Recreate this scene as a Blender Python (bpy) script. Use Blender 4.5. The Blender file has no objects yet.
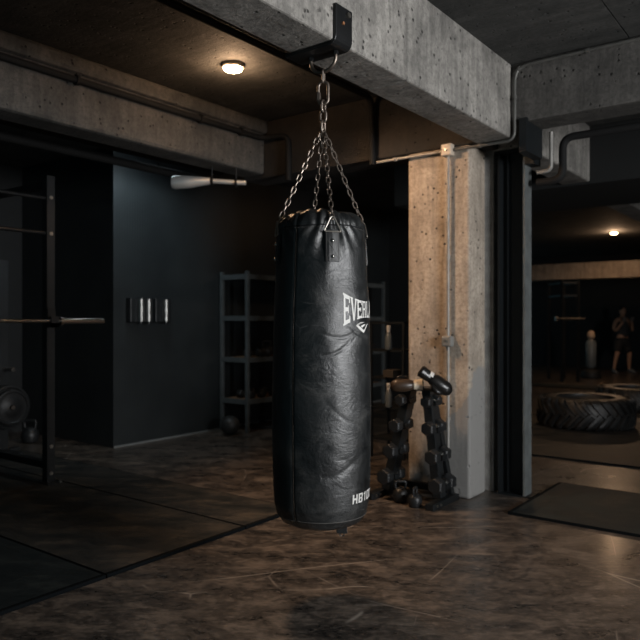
import bpy, bmesh, math, random
from mathutils import Vector, Matrix, noise
random.seed(4)
PI = math.pi
C = bpy.context.scene.collection
R = math.radians

# ------------------------------------------------------------------ helpers
def tag(o, label=None, cat=None, group=None, kind=None):
    if label: o['label'] = label
    if cat: o['category'] = cat
    if group: o['group'] = group
    if kind: o['kind'] = kind
    return o

def empty(name, loc, label, cat, group=None, rz=0.0):
    o = bpy.data.objects.new(name, None)
    C.objects.link(o)
    o.location = loc
    o.rotation_euler = (0, 0, rz)
    o.empty_display_size = 0.1
    return tag(o, label, cat, group)

def frame_from(d):
    d = Vector(d).normalized()
    up = Vector((0, 0, 1)) if abs(d.z) < 0.95 else Vector((1, 0, 0))
    a = d.cross(up).normalized()
    b = a.cross(d).normalized()
    return a, b, d

class MB:
    def __init__(s): s.bm = bmesh.new()
    def quad(s, vs):
        try: return s.bm.faces.new(vs)
        except ValueError: return None
    def box(s, x0, x1, y0, y1, z0, z1, M=None):
        P = [Vector((x, y, z)) for z in (z0, z1) for x, y in ((x0, y0), (x1, y0), (x1, y1), (x0, y1))]
        if M is not None: P = [M @ p for p in P]
        v = [s.bm.verts.new(p) for p in P]
        for f in ((3, 2, 1, 0), (4, 5, 6, 7), (0, 1, 5, 4), (1, 2, 6, 5), (2, 3, 7, 6), (3, 0, 4, 7)):
            s.quad([v[i] for i in f])
        return s
    def bar(s, p0, p1, w, h):
        p0, p1 = Vector(p0), Vector(p1)
        a, b, d = frame_from(p1 - p0)
        rings = []
        for p in (p0, p1):
            rings.append([s.bm.verts.new(p + a * (sx * w / 2) + b * (sz * h / 2)) for sx, sz in ((-1, -1), (1, -1), (1, 1), (-1, 1))])
        for i in range(4):
            j = (i + 1) % 4
            s.quad((rings[0][i], rings[0][j], rings[1][j], rings[1][i]))
        s.quad(rings[0][::-1]); s.quad(rings[1])
        return s
    def loft(s, secs, n=16, caps=True, M=None):
        # secs: (centre, axis_a, axis_b) with axes as vectors carrying their radii
        rings = []
        for c, a, b in secs:
            ring = []
            for k in range(n):
                t = 2 * PI * k / n
                p = Vector(c) + Vector(a) * math.cos(t) + Vector(b) * math.sin(t)
                if M is not None: p = M @ p
                ring.append(s.bm.verts.new(p))
            rings.append(ring)
        for r0, r1 in zip(rings, rings[1:]):
            for k in range(n):
                j = (k + 1) % n
                s.quad((r0[k], r0[j], r1[j], r1[k]))
        if caps:
            s.quad(rings[0][::-1]); s.quad(rings[-1])
        return s
    def tube(s, pts, r, n=10, closed=False):
        pts = [Vector(p) for p in pts]
        N = len(pts)
        rings = []
        a = None
        for i, p in enumerate(pts):
            if closed: d = pts[(i + 1) % N] - pts[i - 1]
            else: d = pts[min(i + 1, N - 1)] - pts[max(i - 1, 0)]
            d.normalize()
            if a is None: a = frame_from(d)[0]
            a = (a - d * a.dot(d)).normalized()
            b = d.cross(a)
            rr = r[i] if isinstance(r, (list, tuple)) else r
            rings.append([s.bm.verts.new(p + (a * math.cos(2 * PI * k / n) + b * math.sin(2 * PI * k / n)) * rr) for k in range(n)])
        prs = list(zip(rings, rings[1:]))
        if closed: prs.append((rings[-1], rings[0]))
        for r0, r1 in prs:
            for k in range(n):
                j = (k + 1) % n
                s.quad((r0[k], r0[j], r1[j], r1[k]))
        if not closed:
            s.quad(rings[0][::-1]); s.quad(rings[-1])
        return s
    def cyl(s, p0, p1, r, n=20, r1=None):
        return s.tube([p0, p1], [r, r if r1 is None else r1], n)
    def lathe(s, prof, c=(0, 0, 0), ax='z', n=32, closed=False, caps=True):
        c = Vector(c)
        rings = []
        for r, h in prof:
            ring = []
            for k in range(n):
                t = 2 * PI * k / n
                u, v = r * math.cos(t), r * math.sin(t)
                p = {'z': (u, v, h), 'y': (v, h, u), 'x': (h, u, v)}[ax]
                ring.append(s.bm.verts.new(c + Vector(p)))
            rings.append(ring)
        prs = list(zip(rings, rings[1:]))
        if closed: prs.append((rings[-1], rings[0]))
        for r0, r1 in prs:
            for k in range(n):
                j = (k + 1) % n
                s.quad((r0[k], r0[j], r1[j], r1[k]))
        if not closed and caps:
            s.quad(rings[0][::-1]); s.quad(rings[-1])
        return s
    def ball(s, c, rx, ry=None, rz=None, n=16, M=None):
        ry = ry or rx; rz = rz or rx
        mm = Matrix.Translation(c) @ (M or Matrix.Identity(4)) @ Matrix.Diagonal((rx, ry, rz, 1))
        bmesh.ops.create_uvsphere(s.bm, u_segments=n, v_segments=max(6, n * 3 // 4), radius=1, matrix=mm)
        return s
    def build(s, name, mat, parent=None, bevel=0, smooth=False, local=False, angle=40, seg=2, sub=0):
        bmesh.ops.recalc_face_normals(s.bm, faces=s.bm.faces[:])
        me = bpy.data.meshes.new(name)
        if parent is not None and not local:
            base = parent.matrix_basis.copy()
            q = parent.parent
            while q is not None:
                base = q.matrix_basis @ base; q = q.parent
            s.bm.transform(base.inverted())
        s.bm.to_mesh(me); s.bm.free()
        me.materials.append(mat)
        o = bpy.data.objects.new(name, me)
        C.objects.link(o)
        if parent is not None: o.parent = parent
        if smooth:
            for p in me.polygons: p.use_smooth = True
            if angle < 180:
                me.update()
                try: me.set_sharp_from_angle(angle=R(angle))
                except Exception: pass
        if bevel:
            m = o.modifiers.new('bevel', 'BEVEL'); m.width = bevel; m.segments = seg; m.limit_method = 'ANGLE'
        if sub:
            m = o.modifiers.new('sub', 'SUBSURF'); m.levels = sub; m.render_levels = sub
        return o

def copy_tree(o, parent=None):
    c = o.copy(); C.objects.link(c)
    if parent is not None: c.parent = parent
    for ch in list(o.children): copy_tree(ch, c)
    return c

def arc(c, r, a0, a1, ux, uy, n=8):
    c = Vector(c); ux = Vector(ux); uy = Vector(uy)
    return [c + (ux * math.cos(a0 + (a1 - a0) * i / n) + uy * math.sin(a0 + (a1 - a0) * i / n)) * r for i in range(n + 1)]

def bent(pts, r=0.06, n=6):
    """polyline with rounded corners"""
    pts = [Vector(p) for p in pts]
    out = [pts[0]]
    for i in range(1, len(pts) - 1):
        p = pts[i]; d0 = (pts[i - 1] - p).normalized(); d1 = (pts[i + 1] - p).normalized()
        a = p + d0 * r; b = p + d1 * r
        for k in range(n + 1):
            t = k / n
            out.append(a * (1 - t) ** 2 + p * 2 * t * (1 - t) + b * t * t)
    out.append(pts[-1])
    return out

# ------------------------------------------------------------------ materials
def mat_base(name):
    m = bpy.data.materials.new(name); m.use_nodes = True
    nt = m.node_tree
    return m, nt, nt.nodes['Principled BSDF']

def N(nt, t, **kw):
    n = nt.nodes.new(t)
    for k, v in kw.items():
        if k in n.inputs: n.inputs[k].default_value = v
        else: setattr(n, k, v)
    return n

def coords(nt, scale=(1, 1, 1), kind='Object', rot=(0, 0, 0)):
    if kind == 'World':
        tc = N(nt, 'ShaderNodeNewGeometry'); out = tc.outputs['Position']
    else:
        tc = N(nt, 'ShaderNodeTexCoord'); out = tc.outputs[kind]
    if any(rot):
        mr_ = N(nt, 'ShaderNodeMapping'); mr_.inputs['Rotation'].default_value = rot
        nt.links.new(out, mr_.inputs['Vector']); out = mr_.outputs['Vector']
    mp = N(nt, 'ShaderNodeMapping')
    mp.inputs['Scale'].default_value = scale
    nt.links.new(out, mp.inputs['Vector'])
    return mp.outputs['Vector']

def ramp(nt, src, stops):
    r = N(nt, 'ShaderNodeValToRGB')
    e = r.color_ramp.elements
    while len(e) < len(stops): e.new(0.5)
    for i, (p, c) in enumerate(stops):
        e[i].position = p
        e[i].color = (c, c, c, 1) if isinstance(c, (int, float)) else (*c, 1)
    nt.links.new(src, r.inputs['Fac'])
    return r.outputs['Color']

def noise_tex(nt, vec, scale, detail=6, rough=.6, dist=0):
    n = N(nt, 'ShaderNodeTexNoise')
    n.inputs['Scale'].default_value = scale
    n.inputs['Detail'].default_value = detail
    n.inputs['Roughness'].default_value = rough
    n.inputs['Distortion'].default_value = dist
    nt.links.new(vec, n.inputs['Vector'])
    return n.outputs['Fac']

def mix(nt, fac, a, b, mode='MIX'):
    m = N(nt, 'ShaderNodeMix'); m.data_type = 'RGBA'; m.blend_type = mode
    def put(s, v):
        if isinstance(v, (tuple, list)): s.default_value = (*v, 1)
        elif isinstance(v, (int, float)): s.default_value = v if s.type == 'VALUE' else (v, v, v, 1)
        else: nt.links.new(v, s)
    put(m.inputs[0], fac); put(m.inputs[6], a); put(m.inputs[7], b)
    return m.outputs[2]

def bump(nt, h, strength, dist, bs, prev=None):
    b = N(nt, 'ShaderNodeBump')
    b.inputs['Strength'].default_value = strength
    b.inputs['Distance'].default_value = dist
    nt.links.new(h, b.inputs['Height'])
    if prev is not None: nt.links.new(prev, b.inputs['Normal'])
    nt.links.new(b.outputs['Normal'], bs.inputs['Normal'])
    return b.outputs['Normal']

def plain(name, col, rough=.5, metal=0, spec=.5, emit=None, estr=0, bmp=0, bscale=200, var=0):
    m, nt, bs = mat_base(name)
    bs.inputs['Base Color'].default_value = (*col, 1)
    bs.inputs['Roughness'].default_value = rough
    bs.inputs['Metallic'].default_value = metal
    bs.inputs['Specular IOR Level'].default_value = spec
    if emit:
        bs.inputs['Emission Color'].default_value = (*emit, 1)
        bs.inputs['Emission Strength'].default_value = estr
    if var:
        v = coords(nt)
        n = noise_tex(nt, v, 9, 5)
        nt.links.new(mix(nt, ramp(nt, n, [(.35, 0), (.7, 1)]), tuple(c * (1 - var) for c in col), tuple(min(1, c * (1 + var)) for c in col)), bs.inputs['Base Color'])
    if bmp:
        v = coords(nt)
        bump(nt, noise_tex(nt, v, bscale, 3), bmp, .002, bs)
    return m

def concrete(name, dark, light, streak_axis='z', rough=.85, stain=None, board=True, pits=.9):
    m, nt, bs = mat_base(name)
    v = coords(nt, kind='World')
    big = noise_tex(nt, v, 2.4, 12, .72, .4)
    col = mix(nt, ramp(nt, big, [(.36, 0), (.64, 1)]), dark, light)
    sc = {'z': (9, 9, .9), 'x': (.9, 9, 9), 'y': (9, .9, 9)}[streak_axis]
    vs = coords(nt, sc, 'World')
    st = noise_tex(nt, vs, 2.2, 6, .6)
    col = mix(nt, ramp(nt, st, [(.36, .38), (.6, 0)]), col, tuple(c * .35 for c in dark))
    fine = noise_tex(nt, v, 38, 4, .7)
    col = mix(nt, ramp(nt, fine, [(.35, .5), (.55, 0)]), col, tuple(c * .5 for c in dark))
    vo = N(nt, 'ShaderNodeTexVoronoi'); vo.inputs['Scale'].default_value = 17
    nt.links.new(v, vo.inputs['Vector'])
    pit = ramp(nt, vo.outputs['Distance'], [(.10, 1), (.20, 0)])
    gate = ramp(nt, noise_tex(nt, v, 6, 2), [(.46, 0), (.52, 1)])
    pf = mix(nt, 1.0, pit, gate, 'MULTIPLY')
    col = mix(nt, mix(nt, 1.0, pf, (pits,) * 3, 'MULTIPLY'), col, tuple(c * .12 for c in dark))
    if stain:
        sep = N(nt, 'ShaderNodeSeparateXYZ'); nt.links.new(v, sep.inputs[0])
        ad = N(nt, 'ShaderNodeMath', operation='ADD'); nt.links.new(sep.outputs['Z'], ad.inputs[0])
        nn = noise_tex(nt, v, 3.2, 4)
        ml = N(nt, 'ShaderNodeMath', operation='MULTIPLY'); nt.links.new(nn, ml.inputs[0]); ml.inputs[1].default_value = .8
        nt.links.new(ml.outputs[0], ad.inputs[1])
        xs_ = N(nt, 'ShaderNodeMath', operation='MULTIPLY_ADD'); nt.links.new(sep.outputs['X'], xs_.inputs[0])
        xs_.inputs[1].default_value = -1.7; xs_.inputs[2].default_value = -1.7 * 2.3
        ad2 = N(nt, 'ShaderNodeMath', operation='ADD'); nt.links.new(ad.outputs[0], ad2.inputs[0]); nt.links.new(xs_.outputs[0], ad2.inputs[1]); ad = ad2
        f = ramp(nt, ad.outputs[0], [(.0, 1), (.98, 1), (1.0, 0)]) if False else None
        mr = N(nt, 'ShaderNodeMapRange'); mr.inputs[1].default_value = 1.28; mr.inputs[2].default_value = 1.33
        mr.inputs[3].default_value = 1; mr.inputs[4].default_value = 0
        nt.links.new(ad.outputs[0], mr.inputs[0])
        col = mix(nt, mr.outputs[0], col, stain)
    nt.links.new(col, bs.inputs['Base Color'])
    bs.inputs['Roughness'].default_value = rough
    b0 = bump(nt, big, .35, .03, bs)
    b1 = bump(nt, fine, .3, .006, bs, b0)
    inv = mix(nt, pf, (1, 1, 1), (0, 0, 0))
    b2 = bump(nt, inv, .8, .012, bs, b1)
    bump(nt, st, .3, .01, bs, b2)
    return m

M = {}
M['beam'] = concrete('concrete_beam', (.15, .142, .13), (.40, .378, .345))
M['beam_left_dim'] = concrete('concrete_left_dim', (.036, .036, .034), (.105, .096, .085))  # darker copy of the beam concrete; weaker light is put into its colour
M['beam_dim'] = concrete('concrete_dim', (.055, .052, .048), (.13, .122, .112))  # darkened concrete carries the dimmer light on the right cross beam
M['column'] = concrete('concrete_column', (.30, .25, .20), (.56, .48, .395), stain=(.25, .245, .235), pits=1)
M['slab'] = concrete('concrete_slab', (.035, .036, .034), (.085, .083, .078), streak_axis='x', pits=.5)

def floor_mat():
    m, nt, bs = mat_base('worn_concrete_floor')
    v = coords(nt, (1, 1, 1), 'World', (0, 0, R(20)))
    vs = coords(nt, (1.0, 1.75, 1), 'World', (0, 0, R(-33)))
    n1 = noise_tex(nt, vs, 3.6, 14, .80, .25)
    n2 = noise_tex(nt, v, .55, 4, .5)
    col = ramp(nt, n1, [(.39, (.012, .011, .0105)), (.5, (.062, .050, .041)), (.61, (.20, .158, .124))])
    col = mix(nt, ramp(nt, n2, [(.38, .5), (.62, 0)]), col, (.03, .028, .026))
    n3 = noise_tex(nt, vs, 22, 8, .78)
    col = mix(nt, ramp(nt, n3, [(.52, 0), (.70, .75)]), col, (.25, .205, .17))
    col = mix(nt, ramp(nt, n3, [(.32, .8), (.47, 0)]), col, (.014, .013, .012))
    # long thin scratches: edges of distorted voronoi cells, sparse
    scr = None
    for k, (rot, sc, off) in enumerate(((12, 1.1, 0), (-52, .8, 3), (75, 1.3, 7))):
        vv = coords(nt, (.35, 1.0, 1), 'World', (0, 0, R(rot)))
        mp = vv.node; mp.inputs['Location'].default_value = (off, off * 2, 0)
        ns = N(nt, 'ShaderNodeTexNoise'); ns.inputs['Scale'].default_value = 2.0; ns.inputs['Detail'].default_value = 1
        nt.links.new(vv, ns.inputs['Vector'])
        mxv = N(nt, 'ShaderNodeMix'); mxv.data_type = 'VECTOR'; mxv.inputs[0].default_value = .12
        nt.links.new(vv, mxv.inputs[4]); nt.links.new(ns.outputs['Color'], mxv.inputs[5])
        vo = N(nt, 'ShaderNodeTexVoronoi', feature='DISTANCE_TO_EDGE'); vo.inputs['Scale'].default_value = sc
        nt.links.new(mxv.outputs[1], vo.inputs['Vector'])
        line = ramp(nt, vo.outputs['Distance'], [(.0009, 1), (.0030, 0)])
        gate = ramp(nt, noise_tex(nt, vv, 2.7, 3), [(.50, 0), (.60, .9)])
        l = mix(nt, 1, line, gate, 'MULTIPLY')
        scr = l if scr is None else mix(nt, 1, scr, l, 'LIGHTEN')
    col = mix(nt, scr, col, (.33, .285, .24))
    nt.links.new(col, bs.inputs['Base Color'])
    rg = ramp(nt, n1, [(.35, .22), (.65, .48)])
    nt.links.new(rg, bs.inputs['Roughness'])
    bs.inputs['Coat Weight'].default_value = .3
    bs.inputs['Coat Roughness'].default_value = .2
    b = bump(nt, n1, .25, .02, bs)
    bump(nt, n3, .35, .004, bs, b)
    return m
M['floor'] = floor_mat()

def rubber(name, a, b, rough=.55):
    m, nt, bs = mat_base(name)
    v = coords(nt, (1, 1, 1), 'World')
    vs = coords(nt, (.9, 1.7, 1), 'World', (0, 0, R(-33)))
    n1 = noise_tex(nt, vs, 3.0, 12, .76, .3)
    col = ramp(nt, n1, [(.38, a), (.53, b), (.66, tuple(c * k for c, k in zip(b, (2.7, 2.35, 2.0))))])
    n3 = noise_tex(nt, v, 45, 4)
    col = mix(nt, ramp(nt, n3, [(.60, 0), (.70, .5)]), col, tuple(c * 2.2 for c in b))
    nt.links.new(col, bs.inputs['Base Color'])
    nt.links.new(ramp(nt, n1, [(.3, rough - .1), (.7, rough + .12)]), bs.inputs['Roughness'])
    bump(nt, n3, .5, .003, bs)
    return m
M['mat'] = rubber('rubber_mat', (.0075, .0105, .0115), (.029, .0275, .0245))
M['mat_dark'] = rubber('rubber_mat_dark', (.005, .009, .0105), (.010, .015, .0165))
M['mat_edge_shade'] = plain('mat_edge_shade', (.003, .0042, .005), .9, spec=.1)  # near-black strip paints in the unlit side of the mats
for k_ in ('mat', 'mat_dark'): M[k_].node_tree.nodes['Principled BSDF'].inputs['Specular IOR Level'].default_value = .3
M['tire'] = rubber('tire_rubber', (.007, .008, .0085), (.017, .0175, .0175), .45)

def leather(name='bag_leather'):
    m, nt, bs = mat_base(name)
    v = coords(nt)
    n1 = noise_tex(nt, v, 5, 10, .72, .6)
    col = ramp(nt, n1, [(.38, (.004, .0052, .006)), (.54, (.0115, .013, .0135)), (.66, (.042, .042, .040))])
    # scuffs
    vs = coords(nt, (3, 3, .8))
    sc = noise_tex(nt, vs, 16, 6, .75, 1.2)
    gate = ramp(nt, noise_tex(nt, v, 3.1, 3), [(.5, 0), (.62, 1)])
    scf = mix(nt, 1, ramp(nt, sc, [(.66, 0), (.72, .7)]), gate, 'MULTIPLY')
    col = mix(nt, scf, col, (.17, .17, .165))
    # worn lower rim
    sep = N(nt, 'ShaderNodeSeparateXYZ'); nt.links.new(v, sep.inputs[0])
    mr = N(nt, 'ShaderNodeMapRange'); mr.inputs[1].default_value = .10; mr.inputs[2].default_value = .02
    nt.links.new(sep.outputs['Z'], mr.inputs[0])
    vs2 = coords(nt, (30, 30, 3))
    rim = mix(nt, 1, ramp(nt, noise_tex(nt, vs2, 2.2, 4, .7), [(.56, 0), (.66, .5)]), mr.outputs[0], 'MULTIPLY')
    col = mix(nt, rim, col, (.14, .14, .135))
    # fine thin scratches
    vv = coords(nt, (1, 1, 1), rot=(.5, .3, .2))
    vo = N(nt, 'ShaderNodeTexVoronoi', feature='DISTANCE_TO_EDGE'); vo.inputs['Scale'].default_value = 6
    nt.links.new(vv, vo.inputs['Vector'])
    ln = mix(nt, 1, ramp(nt, vo.outputs['Distance'], [(.004, 1), (.012, 0)]), ramp(nt, noise_tex(nt, v, 7, 3), [(.57, 0), (.66, .25)]), 'MULTIPLY')
    col = mix(nt, ln, col, (.16, .16, .155))
    nt.links.new(col, bs.inputs['Base Color'])
    nt.links.new(ramp(nt, n1, [(.35, .33), (.65, .52)]), bs.inputs['Roughness'])
    bs.inputs['Specular IOR Level'].default_value = .85
    grain = N(nt, 'ShaderNodeTexVoronoi'); grain.inputs['Scale'].default_value = 150
    nt.links.new(v, grain.inputs['Vector'])
    b = bump(nt, n1, .4, .02, bs)
    b = bump(nt, noise_tex(nt, coords(nt, (1, 1, 2.2)), 7, 4, .55, 1.6), .17, .012, bs, b)
    bump(nt, grain.outputs['Distance'], .25, .001, bs, b)
    return m
M['leather'] = leather()
M['strap'] = plain('strap_leather', (.014, .015, .016), .42, bmp=.4, bscale=120)
M['white_print'] = plain('white_print', (.72, .71, .68), .55, bmp=.2, bscale=90, var=.08)
M['stitch'] = plain('stitch', (.09, .085, .078), .7)
M['seam'] = plain('seam_thread', (.06, .042, .028), .6)
M['chain'] = plain('chain_steel', (.27, .225, .19), .45, 1, bmp=.3, bscale=90, var=.35)
M['ring_steel'] = plain('ring_steel', (.38, .35, .31), .42, 1)
M['steel_dark'] = plain('dark_steel', (.028, .029, .030), .38, .6, bmp=.15, bscale=60, var=.2)
M['chrome'] = plain('chrome', (.55, .54, .52), .25, 1)
M['brass_head'] = plain('bolt_head', (.50, .47, .42), .35, 1)
M['black_metal'] = plain('black_powder_coat', (.0095, .011, .012), .42, .1, var=.2)
M['black_matte'] = plain('black_matte', (.010, .011, .012), .6)
M['flange_lit'] = plain('lit_flange_steel', (.105, .115, .115), .6, .05, bmp=.3, bscale=40, var=.25)  # black steel toned grey to paint in the light on one flange
M['post_black'] = plain('painted_black_steel', (.007, .009, .0105), .5, .1, var=.2)
M['galv'] = plain('galvanised_conduit', (.30, .29, .27), .55, .4, var=.2)
M['conduit_dark'] = plain('conduit_dark', (.12, .118, .11), .5, .4, var=.2)
M['pipe_black'] = plain('black_pipe', (.008, .008, .008), .8, 0, spec=.25)
M['duct'] = plain('silver_duct', (.75, .75, .73), .35, .6, bmp=.4, bscale=20)
M['tube_steel'] = plain('tube_steel', (.28, .28, .27), .38, 1)
M['hub'] = plain('lamp_housing', (.6, .5, .4), .5)
M['iron'] = plain('cast_iron', (.016, .017, .018), .45, .2, bmp=.4, bscale=80)
M['shelf_grey'] = plain('shelf_grey_steel', (.10, .115, .12), .5, .3, var=.15)
M['wood'] = plain('shelf_board', (.22, .13, .07), .6, var=.3)
M['glove'] = plain('glove_leather', (.010, .0095, .009), .33, bmp=.3, bscale=60)
M['glove_warm_lit'] = plain('glove_leather_warm_lit', (.045, .028, .017), .35, bmp=.3, bscale=60)  # black leather coloured brown to hold its warm highlights
M['label_cream'] = plain('label_cream', (.75, .66, .52), .6)
M['skin'] = plain('skin', (.42, .24, .155), .5)
M['hair'] = plain('hair', (.012, .009, .007), .6)
M['cloth'] = plain('black_cloth', (.012, .013, .015), .8)
M['cloth_grey'] = plain('charcoal_cloth', (.035, .038, .042), .8)
M['sole'] = plain('shoe_grey', (.16, .17, .18), .6)
M['wrap'] = plain('hand_wraps', (.20, .17, .15), .8)
M['plastic_white'] = plain('bottle_white', (.6, .6, .58), .4)
M['plastic_grey'] = plain('bottle_grey', (.12, .14, .15), .35)
M['bulb'] = plain('lamp_glow', (1, .8, .6), .5, emit=(1, .66, .36), estr=60)
M['bulb_dim'] = plain('lamp_glow_dim', (1, .8, .6), .5, emit=(1, .66, .36), estr=40)
M['bulb_cool'] = plain('lamp_glow_cool', (.9, .95, 1), .5, emit=(.8, .93, 1), estr=20)
M['key_pane'] = plain('added_key_light', (.8, .85, .9), .5, emit=(.80, .92, 1.0), estr=3)

def panel_mat():
    m, nt, bs = mat_base('black_wall_paint')
    v = coords(nt, (1, 1, 1), 'World')
    w = N(nt, 'ShaderNodeTexWave', wave_type='BANDS', bands_direction='Y')
    w.inputs['Scale'].default_value = 9
    nt.links.new(v, w.inputs['Vector'])
    n = noise_tex(nt, v, 2.2, 5)
    nt.links.new(mix(nt, ramp(nt, n, [(.3, 0), (.7, 1)]), (.012, .015, .0165), (.020, .024, .0255)), bs.inputs['Base Color'])
    bs.inputs['Roughness'].default_value = .42
    b = bump(nt, w.outputs['Fac'], .12, .004, bs)
    bump(nt, noise_tex(nt, v, 120, 2), .15, .002, bs, b)
    return m
M['panel'] = panel_mat()
M['wall_black'] = plain('matte_black_wall', (.0045, .0058, .0065), .7, var=.2)

# ------------------------------------------------------------------ camera frame (used to point the bag's printed side)
YAW = math.atan(520 / 688)
FW = Vector((-math.sin(YAW), math.cos(YAW), 0))
RT = Vector((math.cos(YAW), math.sin(YAW), 0))

cam = bpy.data.cameras.new('camera')
cam.lens = 36 * 688 / 640
cam.sensor_width = 36
cam.clip_start = .05
cam.dof.use_dof = True
cam.dof.focus_distance = 3.3
cam.dof.aperture_fstop = 2.4
co = bpy.data.objects.new('camera', cam); C.objects.link(co)
co.location = (0, 0, 1.4)
co.rotation_euler = (PI / 2, 0, YAW)
bpy.context.scene.camera = co

# ------------------------------------------------------------------ setting
ZC = 3.31
def struct(name, mb, mat, bevel=0, label=None, **kw):
    o = mb.build(name, mat, None, bevel=bevel, **kw)
    tag(o, label, None, None, 'structure')
    return o

struct('floor', MB().box(-9.5, 3.4, -2.0, 21.5, -.12, 0), M['floor'], label='dark worn concrete floor with scratches')
slab = MB()
xs = [-9.5, -4.55, -1.137, 3.4]
for i in range(3):
    slab.box(xs[i] + .004, xs[i + 1] - .004, -2.0, 21.5, ZC, ZC + .16)
slab.box(-9.5, 3.4, -2.0, 21.5, ZC + .02, ZC + .2)
struct('ceiling', slab, M['slab'], label='dark concrete ceiling slab with a formwork joint')
struct('wall_left', MB().box(-9.5, -8.2, -2.0, 10.5, 0, ZC), M['wall_black'], label='matte black wall at the far left behind the power rack')
struct('wall_block', MB().box(-8.2, -6.34, 4.64, 10.5, 0, ZC), M['panel'], label='black painted wall block with a satin face')
struct('baseboard_left', MB().box(-6.338, -6.33, 4.64, 10.4, 0, .018), plain('floor_joint_grey', (.14, .15, .15), .7))
struct('wall_middle', MB().box(-6.34, -4.3, 10.4, 10.6, 0, ZC), M['wall_black'], label='matte black partition behind the shelves')
struct('wall_back', MB().box(-9.5, 3.4, 21.3, 21.5, 0, ZC), M['wall_black'], label='dark back wall behind the boxer')
# right wall with an invented wide window, out of frame, added for the key light
wr = MB()
WY0, WY1, WZ0, WZ1 = .6, 4.4, 1.25, 2.6
wr.box(3.2, 3.4, -2, WY0, 0, ZC).box(3.2, 3.4, WY1, 21.5, 0, ZC).box(3.2, 3.4, WY0, WY1, 0, WZ0).box(3.2, 3.4, WY0, WY1, WZ1, ZC)
struct('wall_right', wr, M['wall_black'])
wf = MB()
for y in (WY0, (WY0 + WY1) / 2, WY1): wf.box(3.22, 3.3, y - .03, y + .03, WZ0, WZ1)
for z in (WZ0, WZ1): wf.box(3.22, 3.3, WY0, WY1, z - .03, z + .03)
struct('added_window_1', wf, M['black_metal'])

# beams
XB0, XB1, ZB, YX0, YX1 = -2.24, -1.96, 2.76, 4.97, 5.28
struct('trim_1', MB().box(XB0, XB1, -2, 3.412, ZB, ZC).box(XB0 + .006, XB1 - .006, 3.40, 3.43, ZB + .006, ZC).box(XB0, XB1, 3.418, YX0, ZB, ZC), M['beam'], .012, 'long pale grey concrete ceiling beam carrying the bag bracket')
struct('trim_2', MB().box(-4.70, -4.42, -2, YX0, 2.80, ZC).box(-4.45, -4.375, -2, YX0, 3.18, ZC), M['beam_left_dim'], .03, 'concrete ceiling beam at left with warm light along its face')
struct('trim_3', MB().box(-4.70, XB0 + .05, YX0, YX1, 2.77, ZC), concrete('concrete_shaded', (.010, .0082, .0068), (.028, .0225, .018)), .012, 'concrete cross beam in shade behind the chains')  # very dark brown colour paints in the shadow on this beam
struct('trim_4', MB().box(XB0 + .05, 3.2, YX0, YX1, 2.87, ZC), M['beam_dim'], .012, 'concrete cross beam at upper right')
struct('trim_5', MB().box(XB0, XB1, YX1, 7.0, ZB, ZC), M['beam'], .018, 'short concrete beam end seen behind the cross beam')
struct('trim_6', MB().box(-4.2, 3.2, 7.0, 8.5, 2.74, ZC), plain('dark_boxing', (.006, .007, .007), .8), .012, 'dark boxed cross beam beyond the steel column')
struct('trim_7', MB().box(XB0, XB1, 8.5, 17, ZB, ZC), M['beam'], .018, 'concrete beam in the far right bay')
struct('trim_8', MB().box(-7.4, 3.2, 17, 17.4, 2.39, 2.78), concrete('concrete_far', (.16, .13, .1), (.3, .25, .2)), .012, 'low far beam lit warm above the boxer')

# concrete column (thing)
tag(MB().box(-2.847, -2.297, YX0, 5.27, 0, 2.77).build('concrete_column', M['column'], None, bevel=.022, seg=3),
    'square concrete column with tan front and pale grey corner behind the dumbbell rack', 'column')
tag(MB().box(-2.36, -2.255, 5.335, 5.44, 0, 2.86).build('metal_post', plain('pale_post', (.34, .33, .31), .7, bmp=.3, bscale=30, var=.25), None, bevel=.006),
    'narrow grey post squeezed between concrete column and black steel column', 'post')
# H column
hc = empty('steel_column', (-2.07, 5.315, 0), 'black steel H column with grey lit flange right of the concrete column', 'column')
ycol0, ycol1 = 5.285, 5.43
MB().box(-1.992, -1.976, ycol0, ycol1, 0.012, 2.74).build('flange', M['flange_lit'], hc)
MB().box(-2.20, -2.184, ycol0, ycol1, 0.012, 2.74).build('flange', M['post_black'], hc)
MB().box(-2.184, -1.992, 5.37, 5.386, 0.012, 2.74).build('web', M['post_black'], hc)
MB().box(-2.145, -2.135, 5.345, 5.37, 0.012, 2.74).build('stiffener', M['post_black'], hc)
MB().box(-2.23, -1.93, ycol0 - .0, ycol1 + .03, 0, .012).build('base_plate', M['post_black'], hc)
MB().box(-2.23, -1.94, YX1 + .003, ycol1 + .03, 2.74, 2.757).build('cap_plate', M['post_black'], hc)
MB().box(-1.975, -1.90, YX1 + .003, 5.42, 2.62, 2.74).box(-1.885, -1.83, 4.925, 4.966, 2.64, 2.885).box(-1.90, -1.83, 4.966, 5.26, 2.64, 2.866).build('bracket_box', M['post_black'], hc)

# ------------------------------------------------------------------ rubber mats
def mat_slab(x0, x1, y0, y1, label, m='mat', t=.02):
    e, g = .028, .008
    o = empty('rubber_mat', ((x0 + x1) / 2, (y0 + y1) / 2, 0), label, 'mat')
    MB().box(x0 + e, x1 - e, y0 + g, y1 - g, 0.0005, t).build('surface', M[m], o)
    MB().box(x0, x0 + e, y0, y1, 0.0005, t).box(x1 - e, x1, y0, y1, 0.0005, t).box(x0 + e, x1 - e, y0, y0 + g, 0.0005, t).box(x0 + e, x1 - e, y1 - g, y1, 0.0005, t).build('edge', M['mat_edge_shade'], o)
mat_slab(-8.1, -3.17, 1.0, 2.272, 'black rubber floor mat at the lower left corner of the photo', 'mat_dark')
mat_slab(-8.1, -3.17, 2.28, 3.366, 'broad rubber floor mat in the middle of the left mat area')
mat_slab(-8.1, -3.17, 3.374, 3.93, 'narrow rubber floor strip at the back edge of the left mat area')
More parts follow.
